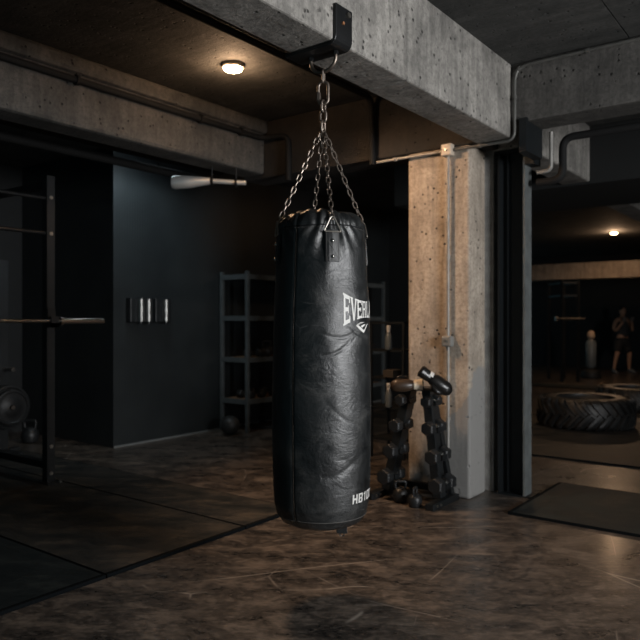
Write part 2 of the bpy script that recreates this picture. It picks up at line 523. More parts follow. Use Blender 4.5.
mat_slab(-1.91, .9, 4.77, 5.9, 'thin dark exercise mat on floor at the foot of the steel column, right side', 'mat_dark')
mat_slab(-5.6, 1.5, 6.97, 9.99, 'wide rubber floor mat underneath the large tractor tire', 'mat')
mat_slab(-7.2, .8, 14.3, 14.9, 'distant dark mat strip on the floor in front of the boxer', 'mat_dark')

# ------------------------------------------------------------------ lamps
def downlight(x, y, label, power, r=.070, glow=.10, aim=(0, 0, -1), cone=150, bulb='bulb', col=(1, .62, .36)):
    t = empty('ceiling_lamp', (x, y, ZC), label, 'lamp', None)
    MB().lathe([(r + .012, ZC), (r + .013, ZC - .022), (r + .004, ZC - .030), (r, ZC - .026), (r, ZC - .02)], (x, y, 0), n=40, caps=False).build('housing', M['hub'], t, smooth=True)
    MB().lathe([(.001, ZC - .054), (r * .5, ZC - .052), (r * .9, ZC - .044), (r * .99, ZC - .032), (r * .98, ZC - .02)], (x, y, 0), n=40, caps=False).build('diffuser', M[bulb], t, smooth=True)
    l = bpy.data.lights.new('lamp_glow', 'POINT'); l.energy = max(.01, power * glow); l.color = col; l.shadow_soft_size = .05
    o = bpy.data.objects.new('lamp_glow', l); C.objects.link(o); o.location = (x, y, ZC - .115)
    l = bpy.data.lights.new('lamp_light', 'SPOT'); l.energy = power; l.color = col; l.shadow_soft_size = .2
    l.spot_size = R(cone); l.spot_blend = .6
    o = bpy.data.objects.new('lamp_light', l); C.objects.link(o); o.location = (x, y, ZC - .09); o.rotation_euler = Vector(aim).to_track_quat('-Z', 'Y').to_euler()
downlight(-3.62, 3.71, 'round glowing warm ceiling lamp between the two left beams', 190, glow=.065, aim=(1.3, 1.15, -2.3), cone=108)
downlight(-3.55, 9.3, 'round warm ceiling lamp over the tractor tires, hidden behind the steel column', 20)
downlight(-3.9, 15.7, 'small distant warm ceiling lamp above the boxer', 55, glow=.32, bulb='bulb_dim', cone=174)
downlight(-5.65, 4.76, 'round cool white ceiling lamp behind the left beam near the black wall block', 42, glow=.05, aim=(-.62, .15, -1.0), cone=110, bulb='bulb_cool', col=(.75, .92, 1.0))

def area(name, loc, direction, sx, sy, power, col):
    l = bpy.data.lights.new(name, 'AREA'); l.shape = 'RECTANGLE'; l.size = sx; l.size_y = sy; l.energy = power; l.color = col
    o = bpy.data.objects.new(name, l); C.objects.link(o); o.location = loc
    o.rotation_euler = Vector(direction).to_track_quat('-Z', 'Z').to_euler()
    return o
area('added_key_light', (3.45, (WY0 + WY1) / 2, (WZ0 + WZ1) / 2), (-1, 0, 0), WY1 - WY0, WZ1 - WZ0, 900, (.98, .99, 1.0))  # key light, added behind the invented window opening

w = bpy.data.worlds.new('world'); bpy.context.scene.world = w; w.use_nodes = True
w.node_tree.nodes['Background'].inputs[0].default_value = (.28, .58, .68, 1)
w.node_tree.nodes['Background'].inputs[1].default_value = .10

# ------------------------------------------------------------------ conduits and pipes
def pipe(name, pts, r, mat, label, cat='pipe', rad=.06, clips=()):
    t = empty(name, pts[0], label, cat)
    MB().tube(bent(pts, rad), r, 12).build('tube', M[mat], t, smooth=True, angle=60)
    for c in clips:
        MB().cyl(Vector(c[0]) - Vector(c[1]) * .012, Vector(c[0]) + Vector(c[1]) * .012, r * 1.45, 14).build('clip', M[mat], t, smooth=True)
    return t
pipe('conduit', [(-4.39, -1.5, 3.13), (-4.39, 4.90, 3.13), (-4.1, 4.935, 3.13), (-4.1, 4.935, 2.70)], .026, 'pipe_black',
     'black conduit running along the face of the left ceiling beam', rad=.1,
     clips=[((-4.39, y, 3.13), (0, 1, 0)) for y in (1.9, 2.9, 4.1, 4.6)])
pipe('conduit', [(-3.17, -1.5, ZC - .028), (-3.17, 4.92, ZC - .028), (-3.17, 4.935, 2.72)], .026, 'pipe_black',
     'black ceiling conduit passing behind the chains beside the lamp', rad=.1)
yq = YX0 - .03
cd = pipe('conduit', [(2.6, yq, 3.275), (-1.88, yq, 3.275), (-1.925, yq, 3.22), (-1.925, yq, 2.735), (-2.42, yq, 2.735)], .0125, 'conduit_dark',
     'thin grey conduit curving from the upper right cross beam down to the junction box', rad=.07,
     clips=[((-1.4, yq, 3.275), (1, 0, 0)), ((-.7, yq, 3.275), (1, 0, 0)), ((-1.925, yq, 3.05), (0, 0, 1)), ((-2.2, yq, 2.735), (1, 0, 0))])
pipe('conduit', [(-2.515, yq, 2.735), (-3.13, yq, 2.735)], .012, 'galv',
     'short grey conduit leading left from the junction box along the cross beam', rad=.03, clips=[((-2.95, yq, 2.735), (1, 0, 0))])
pipe('conduit', [(-2.467, yq, 2.69), (-2.467, yq, .38)], .013, 'galv',
     'vertical grey conduit running down the front of the concrete column', rad=.03,
     clips=[((-2.467, yq, 1.9), (0, 0, 1)), ((-2.467, yq, .95), (0, 0, 1)), ((-2.467, yq, .62), (0, 0, 1))])
jb = empty('junction_box', (-2.467, yq, 2.735), 'small beige junction box at the top of the concrete column', 'box')
MB().box(-2.513, -2.422, YX0 - .072, YX0 - .003, 2.69, 2.785).build('body', plain('box_beige', (.55, .47, .38), .5), jb, bevel=.012)
MB().cyl((-2.467, YX0 - .078, 2.735), (-2.467, YX0 - .07, 2.735), .012).build('screw', M['brass_head'], jb)
jb = empty('junction_box', (-2.467, yq, 1.25), 'small grey pull box halfway down the column conduit', 'box')
MB().box(-2.512, -2.425, YX0 - .065, YX0 - .003, 1.19, 1.275).build('body', plain('box_grey', (.2, .2, .19), .5), jb, bevel=.012)
MB().cyl((-2.467, YX0 - .071, 1.235), (-2.467, YX0 - .063, 1.235), .01).build('screw', M['brass_head'], jb)
pipe('conduit', [(2.6, 5.345, 2.80), (-1.70, 5.345, 2.80), (-1.70, 5.345, 2.48), (-1.90, 5.345, 2.48)], .03, 'pipe_black',
     'thick black pipe beneath the right cross beam bending down beside the steel column', rad=.09)
pipe('conduit', [(-1.79, 5.345, 2.86), (-1.79, 5.345, 2.56), (-1.90, 5.345, 2.56)], .016, 'galv',
     'thin grey pipe stub bending beside the steel column top', rad=.05)
pipe('pipe', [(-4.95, -1.5, 2.90), (-4.95, 4.9, 2.90)], .055, 'pipe_black', 'fat black pipe hanging under the ceiling left of the left beam')
pipe('pipe', [(-5.3, -1.5, 2.86), (-5.3, 4.9, 2.86)], .04, 'pipe_black', 'slimmer black pipe beside the fat pipe under the left ceiling')

for o_ in [o for o in bpy.data.objects if o.name.startswith('pipe') and o.parent is None]:
    for y in (.5, 2.5, 4.4):
        MB().cyl((o_.location.x, y, o_.location.z + .02), (o_.location.x, y, ZC), .006, 8).build('hanger', M['steel_dark'], o_)
# silver duct end
def P(x, y, depth):
    """a point of the place at a given depth in front of the camera"""
    return Vector((0, 0, 1.4)) + FW * depth + RT * ((x - 320) / 688 * depth) + Vector((0, 0, (320 - y) / 688 * depth))
dt = empty('air_duct', P(200, 183, 6.3), 'shiny silver duct with a flared end under the ceiling above the black wall block', 'duct')
d0, d1, d2, d3 = P(172, 182.5, 6.3), P(190, 182, 6.3), P(212, 181, 6.3), P(246, 183, 6.3)
ax = (d3 - d0).normalized()
MB().tube([d0, d0 + ax * .03, d1, d2], [.050, .062, .056, .03], 20).build('flare', M['duct'], dt, smooth=True)
MB().tube([d2, d3], [.022, .022], 14).build('tube', M['duct'], dt, smooth=True)
for p in (d2, P(236, 183, 6.3)):
    MB().cyl(p - ax * .012, p + ax * .012, .04, 16).build('collar', M['steel_dark'], dt, smooth=True)
    MB().cyl(p, (p.x, p.y, 2.80), .006, 8).build('hanger', M['steel_dark'], dt)

# ------------------------------------------------------------------ beam bracket
br = empty('beam_bracket', (-2.1, 2.775, ZB), 'black steel L bracket bolted to the concrete beam, holding the bag', 'bracket')
by0, by1 = 2.695, 2.835
m_ = MB()
# plate: side flange, rounded bend, bottom flange as one swept strip
prof = [Vector((XB1 + .002, 0, 2.935)), Vector((XB1 + .002, 0, 2.785))]
prof += [Vector((XB1 - .024 + .026 * math.cos(a), 0, 2.783 + .026 * math.sin(a))) for a in [-.2, -.6, -1.0, -1.3, -PI / 2]]
prof += [Vector((XB0 - .02, 0, 2.757))]
outer = []
for i, p in enumerate(prof):
    d = (prof[min(i + 1, len(prof) - 1)] - prof[max(i - 1, 0)]).normalized()
    outer.append(p + Vector((-d.z, 0, d.x)) * .018)
vs = []
for p, q in zip(prof, outer):
    vs.append([m_.bm.verts.new((c.x, y, c.z)) for c, y in ((p, by0), (q, by0), (q, by1), (p, by1))])
for a, b in zip(vs, vs[1:]):
    for k in range(4):
        m_.quad((a[k], a[(k + 1) % 4], b[(k + 1) % 4], b[k]))
m_.quad(vs[0]); m_.quad(vs[-1][::-1])
m_.build('plate', M['steel_dark'], br, bevel=.004)
MB().cyl((XB1 + .02, 2.79, 2.90), (XB1 + .034, 2.79, 2.90), .014, 6).build('bolt', M['brass_head'], br)
MB().cyl((XB1 + .02, 2.75, 2.85), (XB1 + .028, 2.75, 2.85), .008, 12).build('bolt', plain('rusty_bolt', (.28, .12, .05), .7), br)
zb = 2.737
ub = [(-2.155, 2.777, zb), (-2.155, 2.777, zb - .02)] + arc((-2.078, 2.777, zb - .03), .077, PI, 2 * PI, (1, 0, 0), (0, 0, .75), 12) + [(-2.001, 2.777, zb - .02), (-2.001, 2.777, zb)]
MB().tube(ub, .0095, 12).build('shackle', M['chain'], br, smooth=True)
for x in (-2.155, -2.001):
    MB().cyl((x, 2.777, zb - .018), (x, 2.777, zb + .001), .014, 6).build('nut', M['steel_dark'], br)

# ------------------------------------------------------------------ punching bag
BC = Vector((-2.104, 2.797, 0))
B_ = -FW
def bdir(th): return B_ * math.cos(th) + RT * math.sin(th)
ZB0, ZS, ZT = .375, 1.868, 1.95
PROF = [(0, .375), (.09, .372), (.165, .378), (.203, .396), (.226, .43), (.2385, .48), (.2445, .56), (.249, .75), (.251, .95), (.249, 1.15), (.2455, 1.35), (.240, 1.5), (.2325, 1.6), (.230, 1.7), (.2245, 1.78), (.2185, 1.835), (.213, 1.862)]
def prof_r(z):
    pr = PROF[3:]
    if z <= pr[0][1]: return pr[0][0]
    for (r0, z0), (r1, z1) in zip(pr, pr[1:]):
        if z <= z1:
            t = (z - z0) / (z1 - z0)
            return r0 + (r1 - r0) * t
    return pr[-1][0]
TABS = [R(13), R(13 + 90), R(13 + 180), R(13 - 90)]
def bag_r(th, z):
    r = prof_r(z)
    p = Vector((math.cos(th) * 1.0, math.sin(th) * 1.0, z * 2.0))
    r += .0035 * noise.noise(p * 1.6) + .0016 * noise.noise(p * 5)
    h = ZS - z
    for ta in TABS:
        d = (th - ta + PI) % (2 * PI) - PI
        s = d * .22
        if abs(s) < .19 and h < .42:
            # folds that fan out from the tab
            q = s / (.5 * h + .055)
            env = math.exp(-((h - .05) / .15) ** 2) * math.exp(-(s / .10) ** 2)
            r += env * (.0085 * math.cos(q * 7.5 + .6) - .004)
    # knuckle dents / creases in the hit zone
    def crease(th0, z0, sl, ln, a, wd):
        d = (th - th0) * .24
        if abs(d) > ln * 2: return 0
        u = (z - z0 - sl * d - .25 * d * d / ln)
        return -a * math.exp(-(u / wd) ** 2) * math.exp(-(d / ln) ** 2)
    r += crease(R(22), 1.315, .05, .07, .005, .006)
    r += crease(R(16), 1.245, .45, .06, .006, .006)
    r += crease(R(30), 1.27, .75, .05, .004, .005)
    r += crease(R(45), 1.335, -.5, .06, .004, .006)
    r += crease(R(5), 1.10, .2, .05, .0015, .006)
    r += crease(R(25), .93, -.7, .08, .0015, .012)
    r += crease(R(15), .66, .3, .10, .004, .02)
    r += crease(R(30), .72, -.4, .10, .002, .02)
    # vertical seam groove
    d = ((th - R(-34)) + PI) % (2 * PI) - PI
    r -= .004 * math.exp(-(d * .24 / .006) ** 2)
    return r
bag = empty('punching_bag', (BC.x, BC.y, ZB0), 'large black leather punching bag hanging on chains in the middle of the gym', 'punching bag')
m_ = MB()
NT = 300
zs = []
z = .45
rows = [(p[0], p[1]) for p in PROF[1:4]]
zz = [.396 + (ZS - .006 - .396) * i / 230 for i in range(1, 231)]
rings = []
for r0, z0 in rows:
    rings.append([m_.bm.verts.new(BC + bdir(2 * PI * k / NT) * r0 + Vector((0, 0, z0))) for k in range(NT)])
for z in zz:
    rings.append([m_.bm.verts.new(BC + bdir(2 * PI * k / NT) * bag_r(2 * PI * k / NT, z) + Vector((0, 0, z))) for k in range(NT)])
for a, b in zip(rings, rings[1:]):
    for k in range(NT):
        j = (k + 1) % NT
        m_.quad((a[k], a[j], b[j], b[k]))
m_.quad(rings[0])
m_.build('body', M['leather'], bag, smooth=True, angle=180)
# top dome with gathers
m_ = MB()
rings = []
for i, (r0, z0) in enumerate([(.2165, 1.858), (.2175, 1.868), (.2145, 1.882), (.205, 1.900), (.190, 1.917), (.160, 1.931), (.11, 1.937), (.06, 1.932), (.012, 1.93)]):
    ring = []
    for k in range(NT):
        th = 2 * PI * k / NT
        amp = (.006, .004, .005, .008, .010, .010, .008, .005, .001)[i]
        q = noise.noise(Vector((math.cos(th) * 3.2, math.sin(th) * 3.2, i * .25)))
        g = amp * (.8 * q + .35 * math.sin(th * 17 + i * .3))
        dz = .012 * noise.noise(Vector((math.cos(th) * 1.4, math.sin(th) * 1.4, 4))) * (1 if i > 2 else 0)
        rr = r0 + (bag_r(th, ZS - .008) - prof_r(ZS - .008)) * (1 if i < 3 else .4) + g * .4
        ring.append(m_.bm.verts.new(BC + bdir(th) * rr + Vector((0, 0, z0 + (g if i > 2 else 0) + dz))))
    rings.append(ring)
for a, b in zip(rings, rings[1:]):
    for k in range(NT):
        j = (k + 1) % NT
        m_.quad((a[k], a[j], b[j], b[k]))
m_.quad(rings[-1])
tag(m_.build('top_cover', M['leather'], bag, smooth=True, angle=180), 'crumpled domed leather top')
# seams
def ring_pts(z, off, n=160, a0=0, a1=2 * PI, close=True):
    return [BC + bdir(a0 + (a1 - a0) * k / n) * (bag_r(a0 + (a1 - a0) * k / n, z) + off) + Vector((0, 0, z)) for k in range(n + (0 if close else 1))]
MB().tube(ring_pts(ZS - .010, .001), .004, 8, closed=True).build('rim_seam', M['strap'], bag, smooth=True)
th = R(-34)
MB().tube([BC + bdir(th) * (bag_r(th, z) + .001) + Vector((0, 0, z)) for z in [.41 + i * (1.85 - .41) / 90 for i in range(91)]], .0022, 6).build('side_seam', M['seam'], bag, smooth=True)
# stitches at the rim
m_ = MB()
for k in range(120):
    a = 2 * PI * k / 120
    for zst in (ZS - .022,):
        p0 = BC + bdir(a) * (bag_r(a, zst) + .0006) + Vector((0, 0, zst))
        p1 = BC + bdir(a + .028) * (bag_r(a + .028, zst) + .0006) + Vector((0, 0, zst))
        m_.bar(p0, p1, .002, .002)
m_.build('stitching', M['stitch'], bag)
# lower stitched panel line
MB().tube(ring_pts(.432, .0005), .0016, 6, closed=True).build('lower_seam', M['stitch'], bag, smooth=True)
# hanging tab under the bag
tb = MB()
pb = BC + RT * .10 + B_ * .10
tb.box(-.026, .026, -.006, .006, -.022, .02, Matrix.Translation((pb.x, pb.y, .368)) @ Matrix.Rotation(YAW, 4, 'Z'))
tt = tb.build('lower_tab', M['strap'], bag, bevel=.002)
MB().tube(arc((pb.x, pb.y, .342), .011, 0, 2 * PI * 15 / 16, RT, (0, 0, 1), 15), .003, 8, closed=True).build('lower_ring', M['chrome'], tt, smooth=True)

def chain_links(mb, p0, p1, L=.044, W=.026, r=.0036, tw=0.0, n=10):
    p0, p1 = Vector(p0), Vector(p1)
    d = p1 - p0; D = d.length; d.normalize()
    a, b, _ = frame_from(d)
    pitch = L - 2 * r * 1.15
    cnt = max(1, round((D - L) / pitch) + 1)
    step = (D - L) / max(1, cnt - 1) if cnt > 1 else 0
    for i in range(cnt):
        c = p0 + d * (L / 2 + i * step)
        u = a if i % 2 == 0 else b
        if tw:
            ang = tw * i
            u = (u * math.cos(ang) + d.cross(u) * math.sin(ang)).normalized()
        hw = W / 2 - r; hl = L / 2 - hw - r
        pts = []
        for k in range(n + 1):
            t = PI * k / n
            pts.append(c + d * (hl + hw * math.sin(t)) + u * (hw * math.cos(t)))
        for k in range(n + 1):
            t = PI * k / n
            pts.append(c - d * (hl + hw * math.sin(t)) - u * (hw * math.cos(t)))
        mb.tube(pts, r, 8, closed=True)

TOP = Vector((-2.078, 2.777, 2.650))     # where the shackle carries the chain
GA = Vector((-2.090, 2.787, 2.375))      # where four chains gather
def stadium(mb, c, d, u, L, W, r, n=12):
    d = Vector(d).normalized(); u = Vector(u).normalized(); hw = W / 2 - r; hl = L / 2 - hw - r
    pts = [c + d * (hl + hw * math.sin(PI * k / n)) + u * (hw * math.cos(PI * k / n)) for k in range(n + 1)]
    pts += [c - d * (hl + hw * math.sin(PI * k / n)) - u * (hw * math.cos(PI * k / n)) for k in range(n + 1)]
    mb.tube(pts, r, 10, closed=True)
Zm = Vector((0, 0, -1))
mb = MB(); stadium(mb, TOP + Zm * .022, Zm, FW + RT * .35, .075, .036, .0065)
mb.build('upper_link', M['chain'], bag, smooth=True)
mb = MB(); qc = TOP + Zm * .107
stadium(mb, qc, Zm, RT - FW * .35, .130, .068, .0078)
u = mb.build('quick_link', M['chain'], bag, smooth=True)
uu = (RT - FW * .35).normalized()
MB().cyl(qc - uu * .0252 + Zm * -.004, qc - uu * .0252 + Zm * .034, .0115, 6).build('link_nut', M['chain'], u)
mb = MB(); zc_ = TOP.z - .155
for k in range(3):
    stadium(mb, Vector((TOP.x - .003 * k, TOP.y + .003 * k, zc_ - .018 - k * .050)), Zm, (FW + RT * .6) if k % 2 == 0 else (RT - FW * .6), .072, .046, .0072)
mb.build('upper_chain', M['chain'], bag, smooth=True)
mb = MB(); mb.tube(arc(GA + Vector((0, 0, -.010)), .017, 0, 2 * PI * 19 / 20, FW, (0, 0, 1), 19), .0045, 8, closed=True)
mb.build('gather_ring', M['chain'], bag, smooth=True)
for i, ta in enumerate(TABS):
    dr = bdir(ta); tg = bdir(ta + PI / 2)
    rs = bag_r(ta, ZS - .03)
    # leather tab lying on the bag
    mb = MB()
    hw = .033
    zsq = [ZS - .035, ZS - .07, ZS - .11, ZS - .15, ZS - .19]
    rr_ = []
    for z in zsq:
        ring = []
        for s_ in (-1, -.5, 0, .5, 1):
            aa = ta + s_ * hw / .22
            rad = max(bag_r(aa, min(z, ZS - .008)), prof_r(min(z, ZS - .008))) + .006
            ring.append(BC + bdir(aa) * rad + Vector((0, 0, z)))
        rr_.append(ring)
    fr = [[mb.bm.verts.new(p) for p in ring] for ring in rr_]
    bk = [[mb.bm.verts.new(p - dr * .012) for p in ring] for ring in rr_]
    for a_ in range(len(fr) - 1):
        for c_ in range(4):
            mb.quad((fr[a_][c_], fr[a_][c_ + 1], fr[a_ + 1][c_ + 1], fr[a_ + 1][c_]))
            mb.quad((bk[a_][c_ + 1], bk[a_][c_], bk[a_ + 1][c_], bk[a_ + 1][c_ + 1]))
    for c_ in range(4):
        mb.quad((fr[0][c_ + 1], fr[0][c_], bk[0][c_], bk[0][c_ + 1]))
        mb.quad((fr[-1][c_], fr[-1][c_ + 1], bk[-1][c_ + 1], bk[-1][c_]))
    for a_ in range(len(fr) - 1):
        mb.quad((fr[a_][0], fr[a_ + 1][0], bk[a_ + 1][0], bk[a_][0]))
        mb.quad((fr[a_][4], bk[a_][4], bk[a_ + 1][4], fr[a_ + 1][4]))
    st = mb.build('strap', M['strap'], bag, bevel=.0015)
    for z in (ZS - .09, ZS - .165):
        c = BC + dr * (max(bag_r(ta, z), prof_r(z)) + .006) + Vector((0, 0, z))
        MB().ball(c, .009, n=12).build('rivet', M['chrome'], st, smooth=True)
    mb = MB()
    def sp(s_, z):
        aa = ta + s_ / .22
        return BC + bdir(aa) * (max(bag_r(aa, z), prof_r(z)) + .0065) + Vector((0, 0, z))
    for p0, p1 in (((-.024, ZS - .085), (.024, ZS - .17)), ((.024, ZS - .085), (-.024, ZS - .17)), ((-.028, ZS - .05), (-.028, ZS - .182)), ((.028, ZS - .05), (.028, ZS - .182)), ((-.028, ZS - .182), (.028, ZS - .182))):
        mb.tube([sp(p0[0] + (p1[0] - p0[0]) * k / 6, p0[1] + (p1[1] - p0[1]) * k / 6) for k in range(7)], .0009, 5)
    mb.build('cross_stitch', M['stitch'], st)
    # triangular ring through the tab's upper end
    c = BC + dr * (rs + .010) + Vector((0, 0, ZS - .046))
    tri = [c + tg * -.042, c + tg * .042, c + tg * .007 + Vector((0, 0, .072)) - dr * .004, c - tg * .007 + Vector((0, 0, .072)) - dr * .004]
    tri = [tri[0] * .5 + tri[1] * .5] + tri[1:] + [tri[0], tri[0] * .5 + tri[1] * .5]
    mb = MB(); mb.tube(bent(tri, .010, 5)[:-1], .0042, 8, closed=True)
    mb.build('ring', M['ring_steel'], st, smooth=True)
    end = c + Vector((0, 0, .054)) - dr * .004
    mb = MB(); chain_links(mb, GA + Vector((0, 0, -.022)) + dr * .010, end, .044, .0275, .0040)
    mb.build('chain', M['chain'], bag, smooth=True)

# printed lettering wrapped round the bag
GL = {
 'E': [(0, 0, .26, 1, 0), (0, .86, 1, 1, 0), (0, 0, 1, .14, 0), (.2, .43, .75, .57, 0), (.84, .74, 1, 1, 0), (.84, 0, 1, .26, 0), (.66, .36, .78, .64, 0), (-.1, .93, .3, 1, 0), (-.1, 0, .3, .07, 0)],
 'R': [(0, 0, .26, 1, 0), (0, .88, .8, 1, 0), (.66, .52, .92, .95, 0), (.2, .45, .8, .57, 0), (.62, 0, .88, .48, 0), (-.1, 0, .36, .07, 0), (.54, 0, 1.02, .07, 0), (-.1, .93, .3, 1, 0)],
 'L': [(0, 0, .26, 1, 0), (0, 0, 1, .14, 0), (.84, 0, 1, .3, 0), (-.1, .93, .36, 1, 0)],
 'T': [(.37, 0, .63, 1, 0), (0, .86, 1, 1, 0), (0, .7, .14, 1, 0), (.86, .7, 1, 1, 0), (.25, 0, .75, .07, 0)],
 'H': [(0, 0, .28, 1, 0), (.72, 0, 1, 1, 0), (.2, .4, .8, .6, 0)],
 'B': [(0, 0, .28, 1, 0), (0, .84, .9, 1, 0), (.72, .55, 1, .95, 0), (.2, .42, .9, .57, 0), (.72, .05, 1, .45, 0), (0, 0, .9, .16, 0)],
 '1': [(.4, 0, .7, 1, 0), (.15, .72, .5, .88, 0)],
 '0': [(0, .06, .28, .94, 0), (.72, .06, 1, .94, 0), (.1, .84, .9, 1, 0), (.1, 0, .9, .16, 0)],
 'S': [(0, .5, .26, .95, 0), (.1, .86, 1, 1, 0), (.8, .7, 1, 1, 0), (.1, .43, .9, .57, 0), (.74, .05, 1, .5, 0), (0, 0, .9, .14, 0), (0, 0, .2, .3, 0)],
}
SL = {  # slanted strokes: (x0,x1 at bottom, x0,x1 at top)
 'V': [(.38, .60, -.02, .26), (.42, .62, .78, 1.0)],
 'A': [(0, .22, .36, .60), (.78, 1.04, .42, .66)],
}
def wrap_text(mb, word, th0, width, zfun, R_=.24, gap=.18):
    n = len(word); cw = width / n
    for i, ch in enumerate(word):
        def put(x, y):
            u = (i + (x * (1 - gap))) / n
            z = zfun(u, y); a = th0 + u * width / R_
            return BC + bdir(a) * (bag_r(a, z) + LIFT[0]) + Vector((0, 0, z))
        def patch(f):  # f(s,t)->x,y
            nx, ny = 3, 8
            g = [[mb.bm.verts.new(put(*f(s / nx, t / ny))) for s in range(nx + 1)] for t in range(ny + 1)]
            for t in range(ny):
                for s in range(nx): mb.quad((g[t][s], g[t][s + 1], g[t + 1][s + 1], g[t + 1][s]))
        for x0, y0, x1, y1, _ in GL.get(ch, []):
            patch(lambda s, t: (x0 + (x1 - x0) * s, y0 + (y1 - y0) * t))
            LIFT[0] += .00002
        for a0, a1, b0, b1 in SL.get(ch, []):
            patch(lambda s, t: ((a0 + (a1 - a0) * s) * (1 - t) + (b0 + (b1 - b0) * s) * t, t))
            LIFT[0] += .00002
        if ch == 'A':
            patch(lambda s, t: (.25 + .5 * s, .28 + .12 * t))
        if ch == 'V':
            patch(lambda s, t: (-.1 + .45 * s, .94 + .06 * t)); patch(lambda s, t: (.7 + .4 * s, .94 + .06 * t))
LIFT = [.0012]
mb = MB()
def zf(u, y):
    k = abs(2 * u - 1) ** 2.3
    hi = 1.452 + .040 + .038 * k; lo = 1.452 - .040 - .040 * k
    return lo + (hi - lo) * y
wrap_text(mb, 'EVERLAST', R(25.8), .325, zf, gap=.14)
tag(mb.build('brand_print', M['white_print'], bag), 'white block lettering')
mb = MB(); LIFT[0] = .0012
wrap_text(mb, 'HB100', R(37.5), .20, lambda u, y: .513 + .046 * y, gap=.2)
tag(mb.build('model_print', M['white_print'], bag), 'small white code near the bottom')
# chevron emblem under the lettering
mb = MB(); LIFT[0] = .0013
def emb(poly):
    # poly in (arc metres, z); triangulated fan, finely following the bag
    vs_ = []
    for (s_, z) in poly:
        a = R(42) + s_ * 1.1 / .24
        vs_.append(mb.bm.verts.new(BC + bdir(a) * (bag_r(a, z) + .0025) + Vector((0, 0, z))))
    mb.quad(vs_)
z0 = 1.336
for poly in ([(0, z0 + .038), (.022, z0 + .018), (.034, z0 + .027), (.014, z0 + .040)],
             [(.022, z0 + .018), (.052, z0), (.054, z0 + .014), (.034, z0 + .027)],
             [(.052, z0), (.098, z0 + .048), (.082, z0 + .042), (.054, z0 + .014)],
             [(.004, z0 + .041), (.030, z0 + .053), (.060, z0 + .054), (.024, z0 + .043)],
             [(.030, z0 + .034), (.042, z0 + .026), (.072, z0 + .044), (.050, z0 + .042)]):
    emb(poly)
tag(mb.build('emblem_print', M['white_print'], bag), 'white chevron emblem')

# ------------------------------------------------------------------ dumbbell rack
yr = 4.70
rk = empty('dumbbell_rack', (-2.66, yr, 0), 'black A-frame dumbbell rack standing in front of the concrete column', 'rack')
for x in (-2.93, -2.40):
    f = MB().box(x - .035, x + .035, 4.50, 4.93, 0, .05).build('foot', M['black_metal'], rk, bevel=.006)
    for yy in (4.56, 4.62):
        MB().cyl((x + .035, yy, .026), (x + .041, yy, .026), .010, 10).build('bolt', M['brass_head'], f)
MB().box(-2.90, -2.43, 4.86, 4.91, .05, .10).build('base_bar', M['black_metal'], rk, bevel=.005)
ARM = {1: [(-2.395, .05), (-2.50, .86)], -1: [(-2.925, .05), (-2.72, .86)]}
lv = {1: [(-2.385, .175), (-2.42, .385), (-2.455, .592), (-2.475, .79)], -1: [(-2.83, .185), (-2.785, .39), (-2.74, .59), (-2.70, .79)]}
for sd in (1, -1):
    (x0, z0), (x1, z1) = ARM[sd]
    off = -.0 if sd == 1 else .0
    MB().bar((x0 - sd * .04, yr + .03, z0), (x1 - sd * .03, yr + .03, z1), .085 if sd == 1 else .11, .075).build('upright', M['black_metal'], rk, bevel=.005)
    MB().bar((x0 - sd * .02 + (0 if sd == 1 else -.06), yr + .19, z0), (x1 - sd * .02 + (0 if sd == 1 else -.04), yr + .07, z1), .05, .04).build('brace', M['black_metal'], rk, bevel=.004)
    for (x, z) in lv[sd]:
        mb = MB()
        mb.box(x - .045 - .01 * sd, x + .045 - .01 * sd, yr - .045, yr + .045, z - .036, z - .026)
        mb.box(x - .049, x - .041, yr - .045, yr + .045, z - .036, z + .0)
        mb.box(x + .041, x + .049, yr - .045, yr + .045, z - .036, z + .0)
        mb.build('cradle', M['black_metal'], rk, bevel=.002)
MB().box(-2.78, -2.44, yr - .06, yr + .10, .86, .885).build('top_plate', M['black_metal'], rk, bevel=.006)
MB().bar((-2.80, yr - .03, .42), (-2.47, yr - .03, .42), .02, .03).build('crossbar', M['black_metal'], rk) if False else None

def dumbbell(x, y, z, hr, L, label, group=None, axis='y', name='dumbbell'):
    t = empty(name, (x, y, z - hr), label, 'dumbbell', group)
    hl = L * .33
    for s_ in (-1, 1):
        y0 = s_ * (L / 2 - hl); y1 = s_ * L / 2
        mb = MB()
        prof = [(hr * .80, min(y0, y1)), (hr, min(y0, y1) + .012), (hr, max(y0, y1) - .012), (hr * .80, max(y0, y1))]
        mb.lathe(prof, (x, y, z), axis, n=6)
        mb.build('head', M['iron'], t, bevel=.004)
    hy = L / 2 - hl + .006
    mb = MB().lathe([(.013, -hy), (.015, -hy * .5), (.0165, 0), (.015, hy * .5), (.013, hy)], (x, y, z), axis, n=16)
    mb.build('handle', M['chrome'], t, smooth=True)
    # small white weight mark on the inner shoulder of the outer head
    return t
nm = ['lowest', 'third level', 'second level', 'topmost']
for sd, side in ((1, 'right'), (-1, 'left')):
    for k, (x, z) in enumerate(lv[sd]):
        hr = (.066, .060, .056, .047)[k]
        t = dumbbell(x, yr - .02, z - .006, hr, (.27, .26, .245, .22)[k],
                 ['lowest and biggest black hex dumbbell on the %s arm of the A-frame rack', 'third black hex dumbbell down on the %s arm of the A-frame rack',
                  'second black hex dumbbell down on the %s arm of the A-frame rack', 'topmost small black hex dumbbell on the %s arm of the A-frame rack'][k] % side,
                 'hex dumbbells on the A-frame rack')
        L_ = (.27, .26, .245, .22)[k]; yc = yr - .02 - L_ * .17
        for q_ in (-1, 1):
            yc = yr - .02 + q_ * L_ * .17
            MB().cyl((x, yc - q_ * .001, z - .006), (x, yc - q_ * .014, z - .006), hr * .52, 16).build('collar', M['chrome'], t, smooth=True)

